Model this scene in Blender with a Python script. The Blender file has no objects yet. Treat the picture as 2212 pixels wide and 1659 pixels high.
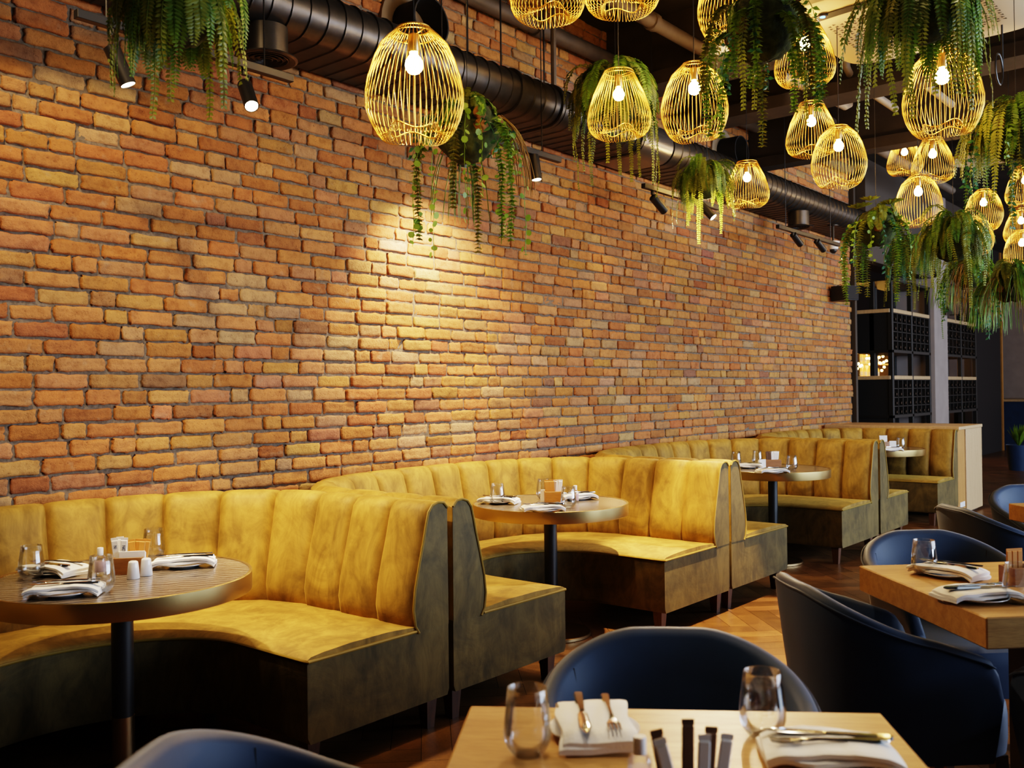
import bpy, math, random
import numpy as np
from math import sin, cos, pi, atan, radians, sqrt
from mathutils import Vector, Matrix, noise

random.seed(7)
rng = np.random.default_rng(7)
scene = bpy.context.scene
COL = scene.collection

# ------------------------------------------------------------------ camera model (2212 x 1659 frame)
FPX, HC, DC = 2030.0, 1.396, 4.1
PHI = atan(1684 / FPX); PIT = 16.5 / FPX; ROLL = .012
F0 = Vector((cos(PHI), sin(PHI), 0)); R0 = Vector((sin(PHI), -cos(PHI), 0)); UP = Vector((0, 0, 1))
FW = F0 * cos(PIT) + UP * sin(PIT); U1 = UP * cos(PIT) - F0 * sin(PIT)
RC = R0 * cos(ROLL) - U1 * sin(ROLL); UC = U1 * cos(ROLL) + R0 * sin(ROLL)
CAM = Vector((0, -DC, HC))
YW = .12          # brick wall face
YF = -1.37        # front line of the banquettes


def ray(x, y): return FW + RC * ((x - 1106) / FPX) - UC * ((y - 829.5) / FPX)
def atz(x, y, z):
    d = ray(x, y); return CAM + d * ((z - HC) / d.z)
def aty(x, y, Y):
    d = ray(x, y); return CAM + d * ((Y - CAM.y) / d.y)
def atd(x, y, dep): return CAM + ray(x, y) * dep


# ------------------------------------------------------------------ materials
def newmat(name):
    m = bpy.data.materials.new(name); m.use_nodes = True
    nt = m.node_tree; b = nt.nodes['Principled BSDF']
    return m, nt, b


def pm(name, col, rough=.5, metal=0., emit=None, es=0., spec=None, noise_amt=0., nscale=30., bump=0., sheen=0., trans=0., coat=0.):
    m, nt, b = newmat(name)
    b.inputs['Base Color'].default_value = (*col, 1)
    b.inputs['Roughness'].default_value = rough
    b.inputs['Metallic'].default_value = metal
    if spec is not None: b.inputs['Specular IOR Level'].default_value = spec
    if sheen: b.inputs['Sheen Weight'].default_value = sheen
    if coat: b.inputs['Coat Weight'].default_value = coat
    if trans: b.inputs['Transmission Weight'].default_value = trans
    if emit:
        b.inputs['Emission Color'].default_value = (*emit, 1); b.inputs['Emission Strength'].default_value = es
    if noise_amt or bump:
        tc = nt.nodes.new('ShaderNodeTexCoord'); n = nt.nodes.new('ShaderNodeTexNoise')
        n.inputs['Scale'].default_value = nscale; n.inputs['Detail'].default_value = 4
        nt.links.new(tc.outputs['Object'], n.inputs['Vector'])
        if noise_amt:
            mx = nt.nodes.new('ShaderNodeMix'); mx.data_type = 'RGBA'; mx.blend_type = 'MULTIPLY'
            mx.inputs[0].default_value = noise_amt
            mx.inputs[6].default_value = (*col, 1)
            rp = nt.nodes.new('ShaderNodeValToRGB')
            rp.color_ramp.elements[0].position = .3; rp.color_ramp.elements[0].color = (.25, .25, .25, 1)
            rp.color_ramp.elements[1].position = .7; rp.color_ramp.elements[1].color = (1.3, 1.3, 1.3, 1)
            nt.links.new(n.outputs[0], rp.inputs[0]); nt.links.new(rp.outputs[0], mx.inputs[7])
            nt.links.new(mx.outputs[2], b.inputs['Base Color'])
        if bump:
            bp = nt.nodes.new('ShaderNodeBump'); bp.inputs['Strength'].default_value = bump
            bp.inputs['Distance'].default_value = .01
            nt.links.new(n.outputs[0], bp.inputs['Height']); nt.links.new(bp.outputs[0], b.inputs['Normal'])
    return m


def N(nt, t, **kw):
    n = nt.nodes.new(t)
    for k, v in kw.items(): setattr(n, k, v)
    return n


def ramp(nt, pts):
    r = nt.nodes.new('ShaderNodeValToRGB'); e = r.color_ramp.elements
    while len(e) < len(pts): e.new(.5)
    for i, (p, c) in enumerate(pts):
        e[i].position = p; e[i].color = (*c, 1) if len(c) == 3 else c
    return r


def mix(nt, bt, fac, a, b):
    m = nt.nodes.new('ShaderNodeMix'); m.data_type = 'RGBA'; m.blend_type = bt
    for i, v in ((0, fac), (6, a), (7, b)):
        if isinstance(v, bpy.types.NodeSocket): nt.links.new(v, m.inputs[i])
        elif v is not None:
            m.inputs[i].default_value = v if i == 0 else (*v, 1)
    return m.outputs[2]


def tex(nt, scale, detail=5., rough=.55, coord='Object', vscale=None, dist=0.):
    tc = nt.nodes.new('ShaderNodeTexCoord'); n = nt.nodes.new('ShaderNodeTexNoise')
    n.inputs['Scale'].default_value = scale; n.inputs['Detail'].default_value = detail
    n.inputs['Roughness'].default_value = rough; n.inputs['Distortion'].default_value = dist
    src = tc.outputs[coord]
    if vscale:
        mp = nt.nodes.new('ShaderNodeMapping'); mp.inputs['Scale'].default_value = vscale
        nt.links.new(src, mp.inputs[0]); src = mp.outputs[0]
    nt.links.new(src, n.inputs['Vector'])
    return n.outputs[0]


def bumped(nt, b, h, strength, dist):
    bp = nt.nodes.new('ShaderNodeBump'); bp.inputs['Strength'].default_value = strength
    bp.inputs['Distance'].default_value = dist
    nt.links.new(h, bp.inputs['Height']); nt.links.new(bp.outputs[0], b.inputs['Normal'])


def mat_brick():
    m, nt, b = newmat('tumbled_brick')
    at = N(nt, 'ShaderNodeAttribute', attribute_name='bcol')
    n1 = tex(nt, 22, 6, .65); n2 = tex(nt, 90, 4, .7); n3 = tex(nt, 9, 5, .6)
    c = mix(nt, 'MULTIPLY', 1., at.outputs['Color'], None)
    r1 = ramp(nt, [(.25, (.62, .56, .53)), (.5, (1, 1, 1)), (.75, (1.25, 1.2, 1.12))])
    nt.links.new(n1, r1.inputs[0]); nt.links.new(r1.outputs[0], c.node.inputs[7])
    r2 = ramp(nt, [(.30, (.3, .26, .24)), (.40, (1, 1, 1))]); nt.links.new(n2, r2.inputs[0])
    c = mix(nt, 'MULTIPLY', .75, c, r2.outputs[0])
    r3 = ramp(nt, [(.60, (0, 0, 0)), (.72, (1, 1, 1))]); nt.links.new(n3, r3.inputs[0])
    c = mix(nt, 'MIX', r3.outputs[0], c, (.46, .34, .22))
    c.node.inputs[0].default_value = .4
    mm = N(nt, 'ShaderNodeMath', operation='MULTIPLY'); nt.links.new(r3.outputs[0], mm.inputs[0]); mm.inputs[1].default_value = .38
    nt.links.new(mm.outputs[0], c.node.inputs[0])
    nt.links.new(c, b.inputs['Base Color'])
    b.inputs['Roughness'].default_value = .85; b.inputs['Specular IOR Level'].default_value = .25
    ad = N(nt, 'ShaderNodeMath', operation='ADD'); nt.links.new(n1, ad.inputs[0]); nt.links.new(n2, ad.inputs[1])
    bumped(nt, b, ad.outputs[0], .9, .006)
    return m


def mat_velvet(name, lit, dark, sheen):
    m, nt, b = newmat(name)
    n1 = tex(nt, 3.2, 6, .62, dist=1.6); n2 = tex(nt, 9., 5, .65, vscale=(1, 1, .35), dist=2.)
    r1 = ramp(nt, [(.36, (0, 0, 0)), (.58, (1, 1, 1))]); nt.links.new(n1, r1.inputs[0])
    r2 = ramp(nt, [(.35, (.62, .62, .62)), (.62, (1.1, 1.1, 1.1))]); nt.links.new(n2, r2.inputs[0])
    c = mix(nt, 'MIX', r1.outputs[0], dark, lit)
    c = mix(nt, 'MULTIPLY', .8, c, r2.outputs[0])
    nt.links.new(c, b.inputs['Base Color'])
    b.inputs['Roughness'].default_value = .62
    b.inputs['Specular IOR Level'].default_value = .25
    b.inputs['Sheen Weight'].default_value = sheen; b.inputs['Sheen Roughness'].default_value = .35
    b.inputs['Sheen Tint'].default_value = (*[min(1, v * 2.2) for v in lit], 1)
    bumped(nt, b, n1, .25, .01)
    return m


def mat_wood(name, c1, c2, scale=14., vs=(1, 14, 14), rough=.42, attr=None):
    m, nt, b = newmat(name)
    n1 = tex(nt, scale / 6, 6, .62, vscale=vs, dist=.7); n2 = tex(nt, scale * 2.2, 3, .6, vscale=vs)
    r = ramp(nt, [(.3, c1), (.7, c2)]); nt.links.new(n1, r.inputs[0])
    r2 = ramp(nt, [(.3, (.66, .62, .58)), (.6, (1.05, 1.05, 1.05))]); nt.links.new(n2, r2.inputs[0])
    c = mix(nt, 'MULTIPLY', .65, r.outputs[0], r2.outputs[0])
    if attr:
        at = N(nt, 'ShaderNodeAttribute', attribute_name=attr)
        c = mix(nt, 'MULTIPLY', 1., c, at.outputs['Color'])
    nt.links.new(c, b.inputs['Base Color']); b.inputs['Roughness'].default_value = rough
    bumped(nt, b, n2, .12, .003)
    return m


def mat_glass():
    m, nt, b = newmat('clear_glass')
    nt.nodes.remove(b)
    out = nt.nodes['Material Output']
    lw = N(nt, 'ShaderNodeLayerWeight'); lw.inputs[0].default_value = .3
    gl = N(nt, 'ShaderNodeBsdfGlossy'); gl.inputs['Roughness'].default_value = .02; gl.inputs['Color'].default_value = (.95, .97, 1, 1)
    tr = N(nt, 'ShaderNodeBsdfTransparent'); tr.inputs['Color'].default_value = (.97, .975, .97, 1)
    mp = N(nt, 'ShaderNodeMapRange'); mp.inputs[1].default_value = 0; mp.inputs[2].default_value = 1; mp.inputs[3].default_value = .03; mp.inputs[4].default_value = .75
    nt.links.new(lw.outputs['Fresnel'], mp.inputs[0])
    ms = N(nt, 'ShaderNodeMixShader'); nt.links.new(mp.outputs[0], ms.inputs[0]); nt.links.new(tr.outputs[0], ms.inputs[1]); nt.links.new(gl.outputs[0], ms.inputs[2])
    nt.links.new(ms.outputs[0], out.inputs[0])
    return m


def mat_leaf(name, c1, c2, sc=7):
    m, nt, b = newmat(name)
    n = tex(nt, sc, 3, .6)
    r = ramp(nt, [(.3, c1), (.68, c2)]); nt.links.new(n, r.inputs[0])
    nt.links.new(r.outputs[0], b.inputs['Base Color'])
    b.inputs['Roughness'].default_value = .45
    out = nt.nodes['Material Output']
    t = N(nt, 'ShaderNodeBsdfTranslucent'); nt.links.new(r.outputs[0], t.inputs[0])
    ms = N(nt, 'ShaderNodeMixShader'); ms.inputs[0].default_value = .3
    nt.links.new(b.outputs[0], ms.inputs[1]); nt.links.new(t.outputs[0], ms.inputs[2]); nt.links.new(ms.outputs[0], out.inputs[0])
    return m


def mat_marble():
    m, nt, b = newmat('striped_marble')
    tc = N(nt, 'ShaderNodeTexCoord'); mp = N(nt, 'ShaderNodeMapping')
    mp.inputs['Rotation'].default_value = (0, 0, radians(-62)); nt.links.new(tc.outputs['Object'], mp.inputs[0])
    w = N(nt, 'ShaderNodeTexWave'); w.bands_direction = 'X'; w.inputs['Scale'].default_value = 9
    w.inputs['Distortion'].default_value = 5; w.inputs['Detail'].default_value = 4; w.inputs['Detail Scale'].default_value = 1.6
    nt.links.new(mp.outputs[0], w.inputs[0])
    r = ramp(nt, [(.0, (.04, .033, .028)), (.35, (.13, .105, .085)), (.7, (.26, .215, .17)), (1, (.17, .14, .115))])
    nt.links.new(w.outputs[0], r.inputs[0]); nt.links.new(r.outputs[0], b.inputs['Base Color'])
    b.inputs['Roughness'].default_value = .2
    return m


M = {}
M['brick'] = mat_brick()
M['mortar'] = pm('mortar', (.185, .15, .112), .95, noise_amt=.5, nscale=60, bump=.6)
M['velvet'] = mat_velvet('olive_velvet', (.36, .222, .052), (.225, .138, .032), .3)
M['velvet_shaded'] = mat_velvet('olive_velvet_shaded', (.145, .105, .038), (.085, .064, .026), .3)  # same velvet with shade put into its colour, for bases and end panels
M['piping'] = pm('velvet_piping', (.26, .17, .025), .6)
M['navy'] = pm('navy_velvet', (.007, .034, .095), .6, sheen=.2, noise_amt=.3, nscale=9)
M['oak'] = mat_wood('oak', (.40, .215, .07), (.60, .35, .13))
M['oak_edge'] = mat_wood('oak_edge', (.30, .15, .05), (.42, .24, .085))
M['oak_pale'] = mat_wood('pale_oak', (.50, .34, .18), (.62, .44, .25), vs=(14, 14, 1))
M['oak_orange'] = mat_wood('orange_oak', (.42, .2, .05), (.52, .27, .08), vs=(14, 14, 3))
M['darkwood'] = mat_wood('dark_wood', (.05, .02, .01), (.11, .045, .02), vs=(14, 14, 1))
M['floor'] = mat_wood('herringbone_oak', (.105, .05, .02), (.20, .10, .038), attr='bcol', rough=.34, vs=(3, 3, 3))
M['marble'] = mat_marble()
M['brass'] = pm('brushed_brass', (.52, .38, .17), .32, 1.)
M['brass_dark'] = pm('dark_bronze', (.36, .25, .13), .33, 1.)
M['gold'] = pm('gold_wire', (.90, .54, .13), .34, 1.)
M['black'] = pm('black_metal', (.012, .012, .013), .42)
M['blackmatte'] = pm('black_matte', (.008, .008, .009), .7)
M['rack'] = pm('rack_black', (.014, .013, .012), .5)
M['ceil'] = pm('ceiling_dark', (.042, .033, .026), .9, noise_amt=.5, nscale=3)
M['beam'] = pm('beam_brown', (.042, .03, .022), .8, noise_amt=.4, nscale=6)
M['pipe'] = pm('painted_pipe', (.13, .10, .075), .6, noise_amt=.3, nscale=10)
M['duct'] = pm('dark_galvanised_duct', (.075, .072, .07), .38, .75, noise_amt=.25, nscale=20)
M['ductend'] = pm('beige_plaster', (.30, .22, .14), .85)
M['cream'] = pm('cream_plastic', (.62, .50, .33), .5)
M['white'] = pm('white_plastic', (.8, .8, .8), .4)
M['ceramic'] = pm('white_ceramic', (.80, .81, .84), .18, coat=.3)
M['linen'] = pm('white_linen', (.90, .89, .88), .9, bump=.15, nscale=120)
M['steel'] = pm('polished_steel', (.62, .60, .57), .12, 1.)
M['glass'] = mat_glass()
M['bulb'] = pm('warm_bulb', (1, .8, .5), .3, emit=(1, .60, .19), es=170)
M['lens'] = pm('spot_lens', (1, .95, .85), .3, emit=(1, .80, .52), es=45)
M['lens_hot'] = pm('spot_lens_glare', (1, .95, .85), .3, emit=(1, .82, .55), es=220)
M['lens_dim'] = pm('spot_lens_dim', (1, .95, .85), .3, emit=(1, .85, .6), es=25)
M['fairy'] = pm('fairy_light', (1, .8, .4), .3, emit=(1, .62, .16), es=26)
M['barglow'] = pm('bar_back_panel', (.5, .25, .08), .6, emit=(1, .42, .08), es=2.6)
M['greypanel'] = pm('grey_panel', (.30, .29, .33), .8)
M['greycol'] = pm('grey_plaster', (.36, .305, .28), .85, noise_amt=.15, nscale=4)
M['darkwall'] = pm('dark_wall', (.018, .015, .016), .8)
M['fern'] = mat_leaf('fern_green', (.07, .17, .022), (.23, .37, .045))
M['fern_olive'] = mat_leaf('fern_olive', (.12, .16, .022), (.34, .36, .045))
M['leaf_lime'] = mat_leaf('lime_leaf', (.13, .28, .03), (.30, .48, .07))
M['leaf_dark'] = mat_leaf('dark_leaf', (.025, .11, .045), (.06, .2, .08))
M['moss'] = pm('dark_moss', (.065, .08, .02), .95, noise_amt=.9, nscale=24, bump=1.)
M['bark'] = pm('orange_lichen', (.30, .14, .04), .95, noise_amt=.6, nscale=30, bump=1.)
M['straw'] = mat_leaf('straw_strand', (.25, .12, .03), (.35, .25, .05))
M['caddywood'] = mat_wood('caddy_wood', (.20, .08, .02), (.30, .13, .035))
M['amberwood'] = mat_wood('amber_wood', (.45, .18, .03), (.55, .24, .05))
M['stick_brown'] = pm('brown_sugar_paper', (.10, .05, .025), .7)
M['stick_orange'] = pm('orange_sugar_paper', (.60, .26, .05), .6)
M['paper'] = pm('white_paper', (.8, .79, .77), .7)
M['lilac'] = pm('pink_label', (.55, .38, .40), .5)
M['ink'] = pm('blue_ink', (.03, .04, .09), .6)
M['bluelight'] = pm('blue_display', (.1, .5, 1), .3, emit=(.1, .55, 1), es=5)
M['winegreen'] = pm('dark_bottle_glass', (.012, .016, .014), .08, spec=.9, coat=1.)
M['liquor'] = pm('amber_bottle', (.5, .2, .03), .15, emit=(1, .4, .06), es=.9)  # emission gives the bottles a glow of their own, though no lamps
M['pinkbulb'] = pm('camera_white', (.75, .74, .74), .35)


# ------------------------------------------------------------------ mesh builder
class MB:
    def __init__(s): s.v = []; s.f = []; s.mi = []; s.cur = 0
    def vert(s, p): s.v.append(tuple(p)); return len(s.v) - 1
    def face(s, idx): s.f.append(tuple(idx)); s.mi.append(s.cur)
    def add(s, vs, fs):
        o = len(s.v); s.v.extend(tuple(p) for p in vs)
        for f in fs: s.f.append(tuple(i + o for i in f)); s.mi.append(s.cur)
        return s
    def xf(s, mat, start=0):
        for i in range(start, len(s.v)): s.v[i] = tuple(mat @ Vector(s.v[i]))
        return s
    def box(s, x0, x1, y0, y1, z0, z1, b=0.):
        if b <= 0:
            vs = [(x, y, z) for z in (z0, z1) for y in (y0, y1) for x in (x0, x1)]
            return s.add(vs, [(0, 2, 3, 1), (4, 5, 7, 6), (0, 1, 5, 4), (2, 6, 7, 3), (0, 4, 6, 2), (1, 3, 7, 5)])
        bm = [(x0, x1), (y0, y1), (z0, z1)]
        vid = {}; vs = []
        for ix in (0, 1):
            for iy in (0, 1):
                for iz in (0, 1):
                    for ax in range(3):
                        p = []
                        for k, i in enumerate((ix, iy, iz)):
                            q = bm[k][i]
                            if k != ax: q += b if i == 0 else -b
                            p.append(q)
                        vid[(ix, iy, iz, ax)] = len(vs); vs.append(p)
        fs = []
        for ax in range(3):
            o = [k for k in range(3) if k != ax]
            for i in (0, 1):
                ring = []
                for a, c in ((0, 0), (1, 0), (1, 1), (0, 1)):
                    k = [0, 0, 0]; k[ax] = i; k[o[0]] = a; k[o[1]] = c
                    ring.append(vid[(*k, ax)])
                flip = (i == 0) != (ax == 1)
                fs.append(ring[::-1] if flip else ring)
        for ax in range(3):
            o = [k for k in range(3) if k != ax]
            for a in (0, 1):
                for c in (0, 1):
                    k0 = [0, 0, 0]; k1 = [0, 0, 0]; k0[o[0]] = k1[o[0]] = a; k0[o[1]] = k1[o[1]] = c; k1[ax] = 1
                    q = [vid[(*k0, o[0])], vid[(*k1, o[0])], vid[(*k1, o[1])], vid[(*k0, o[1])]]
                    fl = (a == c) == (ax == 1)
                    fs.append(q if fl else q[::-1])
        for ix in (0, 1):
            for iy in (0, 1):
                for iz in (0, 1):
                    t = [vid[(ix, iy, iz, a)] for a in range(3)]
                    fs.append(t if (ix + iy + iz) % 2 else t[::-1])
        return s.add(vs, fs)
    def grid(s, rows, closed_u=False, closed_v=False):
        n = len(rows); m = len(rows[0]); vs = [p for r in rows for p in r]; fs = []
        for i in range(n - (0 if closed_v else 1)):
            for j in range(m - (0 if closed_u else 1)):
                i2 = (i + 1) % n; j2 = (j + 1) % m
                fs.append((i * m + j, i * m + j2, i2 * m + j2, i2 * m + j))
        return s.add(vs, fs)
    def lathe(s, prof, n=24, c=(0, 0, 0)):
        rows = []
        for r, z in prof:
            rows.append([(c[0] + r * cos(2 * pi * k / n), c[1] + r * sin(2 * pi * k / n), c[2] + z) for k in range(n)])
        o = len(s.v); s.grid(rows, closed_u=True)
        if prof[0][0] > 1e-6: s.face([o + k for k in range(n)][::-1])
        if prof[-1][0] > 1e-6: s.face([o + (len(prof) - 1) * n + k for k in range(n)])
        return s
    def tube(s, path, r, n=6, cap=True):
        path = [Vector(p) for p in path]; rows = []; L = len(path)
        rr = r if isinstance(r, (list, tuple)) else [r] * L
        up = None
        for i, p in enumerate(path):
            d = (path[min(i + 1, L - 1)] - path[max(i - 1, 0)])
            d = d.normalized() if d.length > 1e-9 else Vector((0, 0, 1))
            if up is None:
                up = Vector((0, 0, 1)) if abs(d.z) < .9 else Vector((1, 0, 0))
            a = d.cross(up)
            if a.length < 1e-6: a = d.orthogonal()
            a.normalize(); up = a.cross(d).normalized(); 
            rows.append([tuple(p + a * (rr[i] * cos(2 * pi * k / n)) + up * (rr[i] * sin(2 * pi * k / n))) for k in range(n)])
        o = len(s.v); s.grid(rows, closed_u=True)
        if cap:
            s.face([o + k for k in range(n)][::-1]); s.face([o + (L - 1) * n + k for k in range(n)])
        return s
    def cyl(s, r, z0, z1, n=24, c=(0, 0), r2=None, bev=0.):
        r2 = r if r2 is None else r2
        if bev: pr = [(r - bev, z0), (r, z0 + bev), (r2, z1 - bev), (r2 - bev, z1)]
        else: pr = [(r, z0), (r2, z1)]
        return s.lathe(pr, n, (c[0], c[1], 0))
    def sphere(s, r, c=(0, 0, 0), n=12, m=8, sz=1.):
        pr = [(max(1e-7, r * sin(pi * k / m)), -r * sz * cos(pi * k / m)) for k in range(m + 1)]
        return s.lathe(pr, n, c)
    def build(s, name, mats, parent=None, smooth=35, fixn=False):
        me = bpy.data.meshes.new(name); me.from_pydata(s.v, [], s.f)
        if not isinstance(mats, (list, tuple)): mats = [mats]
        for m in mats: me.materials.append(m)
        if len(mats) > 1: me.polygons.foreach_set('material_index', s.mi)
        if fixn:
            import bmesh
            bm = bmesh.new(); bm.from_mesh(me); bmesh.ops.recalc_face_normals(bm, faces=bm.faces); bm.to_mesh(me); bm.free()
        if smooth:
            me.polygons.foreach_set('use_smooth', [True] * len(me.polygons))
            if smooth < 180: me.set_sharp_from_angle(angle=radians(smooth))
        me.update()
        o = bpy.data.objects.new(name, me); COL.objects.link(o)
        if parent: o.parent = parent
        return o


def thing(name, label, cat, loc=(0, 0, 0), rz=0., group=None):
    o = bpy.data.objects.new(name, None); o.empty_display_size = .05; COL.objects.link(o)
    o.location = loc; o.rotation_euler = (0, 0, rz); o['label'] = label; o['category'] = cat
    if group: o['group'] = group
    return o


def tag(o, label, cat, group=None):
    o['label'] = label; o['category'] = cat
    if group: o['group'] = group
    return o


def struct(o): o['kind'] = 'structure'; return o


def dup(root, loc, rz, label, group=None, scale=None):
    r = root.copy(); COL.objects.link(r); r.location = loc; r.rotation_euler = (0, 0, rz)
    if scale: r.scale = (scale,) * 3 if not isinstance(scale, tuple) else scale
    r['label'] = label
    if group: r['group'] = group
    for ch in list(root.children):
        if ch.name.split('.')[0] in ('cable', 'lettering'): continue
        c = ch.copy(); COL.objects.link(c); c.parent = r
        for g in ch.children:
            d = g.copy(); COL.objects.link(d); d.parent = c
    return r


class Proto:
    """first use moves the prototype itself, later uses copy it"""
    def __init__(s, root): s.root = root; s.used = False
    def put(s, loc, rz, label, group=None, scale=None):
        if not s.used:
            s.used = True; r = s.root; r.location = loc; r.rotation_euler = (0, 0, rz); r['label'] = label
            if scale: r.scale = (scale,) * 3 if not isinstance(scale, tuple) else scale
            if group: r['group'] = group
            return r
        return dup(s.root, loc, rz, label, group, scale)


def lamp(name, kind, loc, parent=None, **kw):
    l = bpy.data.lights.new(name, kind)
    for k, v in kw.items(): setattr(l, k, v)
    o = bpy.data.objects.new(name, l); COL.objects.link(o); o.location = loc
    if parent: o.parent = parent
    return o


def aim(o, direction):
    o.rotation_euler = Vector(direction).to_track_quat('-Z', 'Y').to_euler()


# ------------------------------------------------------------------ room shell
def build_brick_wall():
    X0, X1, Z1 = .5, 11.70, 4.3
    course = .0752; joint = .0125
    V = []; Fc = []; Cc = []; base = 0
    pal = [((.42, .20, .075), 7), ((.45, .225, .088), 7), ((.38, .17, .066), 5), ((.45, .25, .11), 3.5), ((.33, .14, .06), 2),
           ((.41, .265, .145), 1.6), ((.38, .205, .105), 4), ((.28, .15, .09), .7)]
    pc = np.array([p[0] for p in pal]); pw = np.array([p[1] for p in pal], float); pw /= pw.sum()
    us = np.array([0, 0, .03, .09, .22, .36, .5, .64, .78, .91, .97, 1, 1]); vsn = np.array([0, 0, .09, .3, .5, .7, .91, 1, 1])
    nu, nv = len(us), len(vsn)
    ii, jj = np.meshgrid(np.arange(nu - 1), np.arange(nv - 1), indexing='ij')
    quad = np.stack([ii * nv + jj, (ii + 1) * nv + jj, (ii + 1) * nv + jj + 1, ii * nv + jj + 1], -1).reshape(-1, 4)
    for r in range(int(Z1 / course)):
        z0 = r * course
        x = X0 - rng.uniform(0, .24)
        wob = rng.uniform(0, 6.28)
        while x < X1:
            q = rng.uniform()
            L = .225 + rng.normal(0, .007) if q < .66 else (.106 + rng.normal(0, .006) if q < .86 else .165 + rng.normal(0, .012))
            xa, xb = x, min(x + L, X1 + rng.uniform(-.02, .03))
            x += L + joint
            if xb < X0 or xb - xa < .05: continue
            h = course - joint + rng.normal(0, .0028)
            U, W = np.meshgrid(us, vsn, indexing='ij')
            px = xa + U * (xb - xa); pz = z0 + joint / 2 + W * h
            prot = .012 + rng.normal(0, .0035)
            ring0 = (np.arange(nu)[:, None] % (nu - 1) == 0) | (np.arange(nv)[None, :] % (nv - 1) == 0)
            ring1 = ((np.arange(nu)[:, None] == 1) | (np.arange(nu)[:, None] == nu - 2) | (np.arange(nv)[None, :] == 1) | (np.arange(nv)[None, :] == nv - 2)) & ~ring0
            hgt = prot + rng.normal(0, .0018, U.shape) + (U - .5) * rng.normal(0, .004) + (W - .5) * rng.normal(0, .004)
            hgt = np.where(ring1, hgt - .0055, hgt); 
            edge = ring0 | ring1
            ex = rng.normal(0, .0026, U.shape); ez = rng.normal(0, .0023, U.shape)
            # ring0 shares the wobble of its neighbour in ring1
            ex[0] = ex[1]; ex[-1] = ex[-2]; ez[0] = ez[1]; ez[-1] = ez[-2]
            ex[:, 0] = ex[:, 1]; ex[:, -1] = ex[:, -2]; ez[:, 0] = ez[:, 1]; ez[:, -1] = ez[:, -2]
            px = px + ex * edge; pz = pz + ez * edge
            # rounded corners
            cr = .007
            for a in (0, 1, nu - 2, nu - 1):
                for bq in (0, 1, nv - 2, nv - 1):
                    px[a, bq] += cr if a < 2 else -cr; pz[a, bq] += cr * .7 if bq < 2 else -cr * .7
            hgt = np.where(ring0, -.01, hgt)
            V.append(np.stack([px, YW - hgt, pz], -1).reshape(-1, 3)); Fc.append(quad + base); base += nu * nv
            c = pc[rng.choice(len(pal), p=pw)] * np.array([.97, .9, .84]) * rng.uniform(.88, 1.13) * (1 + rng.normal(0, .05, 3))
            Cc.append(np.tile(np.append(np.clip(c, .02, 1), 1.), (nu * nv, 1)))
    V = np.concatenate(V); Fc = np.concatenate(Fc); Cc = np.concatenate(Cc)
    nb = len(Fc)
    mv = np.array([(X0 - .5, YW, 0), (X1, YW, 0), (X1, YW, Z1), (X0 - .5, YW, Z1), (X0 - .5, YW + .25, 0), (X1, YW + .25, 0), (X1, YW + .25, Z1), (X0 - .5, YW + .25, Z1)])
    mf = np.array([(0, 1, 2, 3), (1, 5, 6, 2), (5, 4, 7, 6), (4, 0, 3, 7), (3, 2, 6, 7), (0, 4, 5, 1)]) + len(V)
    V = np.concatenate([V, mv]); Cc = np.concatenate([Cc, np.tile([.2, .2, .2, 1], (8, 1))]); Fc = np.concatenate([Fc, mf])
    me = bpy.data.meshes.new('wall_left')
    me.vertices.add(len(V)); me.vertices.foreach_set('co', V.ravel())
    me.loops.add(Fc.size); me.loops.foreach_set('vertex_index', Fc.ravel().astype(np.int32))
    me.polygons.add(len(Fc)); me.polygons.foreach_set('loop_start', np.arange(len(Fc), dtype=np.int32) * 4)
    me.materials.append(M['brick']); me.materials.append(M['mortar'])
    mi = np.zeros(len(Fc), np.int32); mi[nb:] = 1
    me.update(calc_edges=True)
    me.polygons.foreach_set('material_index', mi)
    sm = np.ones(len(Fc), bool); sm[nb:] = False
    me.polygons.foreach_set('use_smooth', sm)
    at = me.color_attributes.new('bcol', 'FLOAT_COLOR', 'POINT'); at.data.foreach_set('color', Cc.ravel().astype(np.float32))
    me.update()
    o = bpy.data.objects.new('wall_left', me); COL.objects.link(o); struct(o)


def build_floor():
    L, W = .60, .12
    mb = MB(); cols = []
    ca = cos(radians(45)); sa = sin(radians(45))
    def quad(x0, x1, y0, y1):
        ps = []
        g = .0012
        for a, b in ((x0 + g, y0 + g), (x1 - g, y0 + g), (x1 - g, y1 - g), (x0 + g, y1 - g)):
            ps.append((a * ca - b * sa + 6, a * sa + b * ca - 4, 0))
        cx = sum(p[0] for p in ps) / 4; cy = sum(p[1] for p in ps) / 4
        if not (-1 < cx < 26 and -9.5 < cy < 4): return
        mb.add(ps, [(0, 1, 2, 3)])
        t = random.uniform(.62, 1.2); c = (t, t * random.uniform(.94, 1.03), t * random.uniform(.9, 1.02), 1)
        cols.extend([c] * 4)
    n = 5
    for i in range(-220, 220):
        for j in range(-40, 40):
            # herringbone: shift each diagonal step
            x = i * W + j * L * 1.0; y = i * W - j * L
            quad(x, x + L, y, y + W)
            quad(x, x + W, y + W, y + W + L)
    o = len(mb.v); mb.cur = 1
    mb.add([(-1, -9.5, -.004), (26, -9.5, -.004), (26, 4, -.004), (-1, 4, -.004)], [(0, 1, 2, 3)]); cols.extend([(.15, .15, .15, 1)] * 4)
    ob = mb.build('floor', [M['floor'], M['blackmatte']], smooth=0)
    at = ob.data.color_attributes.new('bcol', 'FLOAT_COLOR', 'POINT'); at.data.foreach_set('color', np.array(cols, np.float32).ravel())
    struct(ob)


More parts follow.
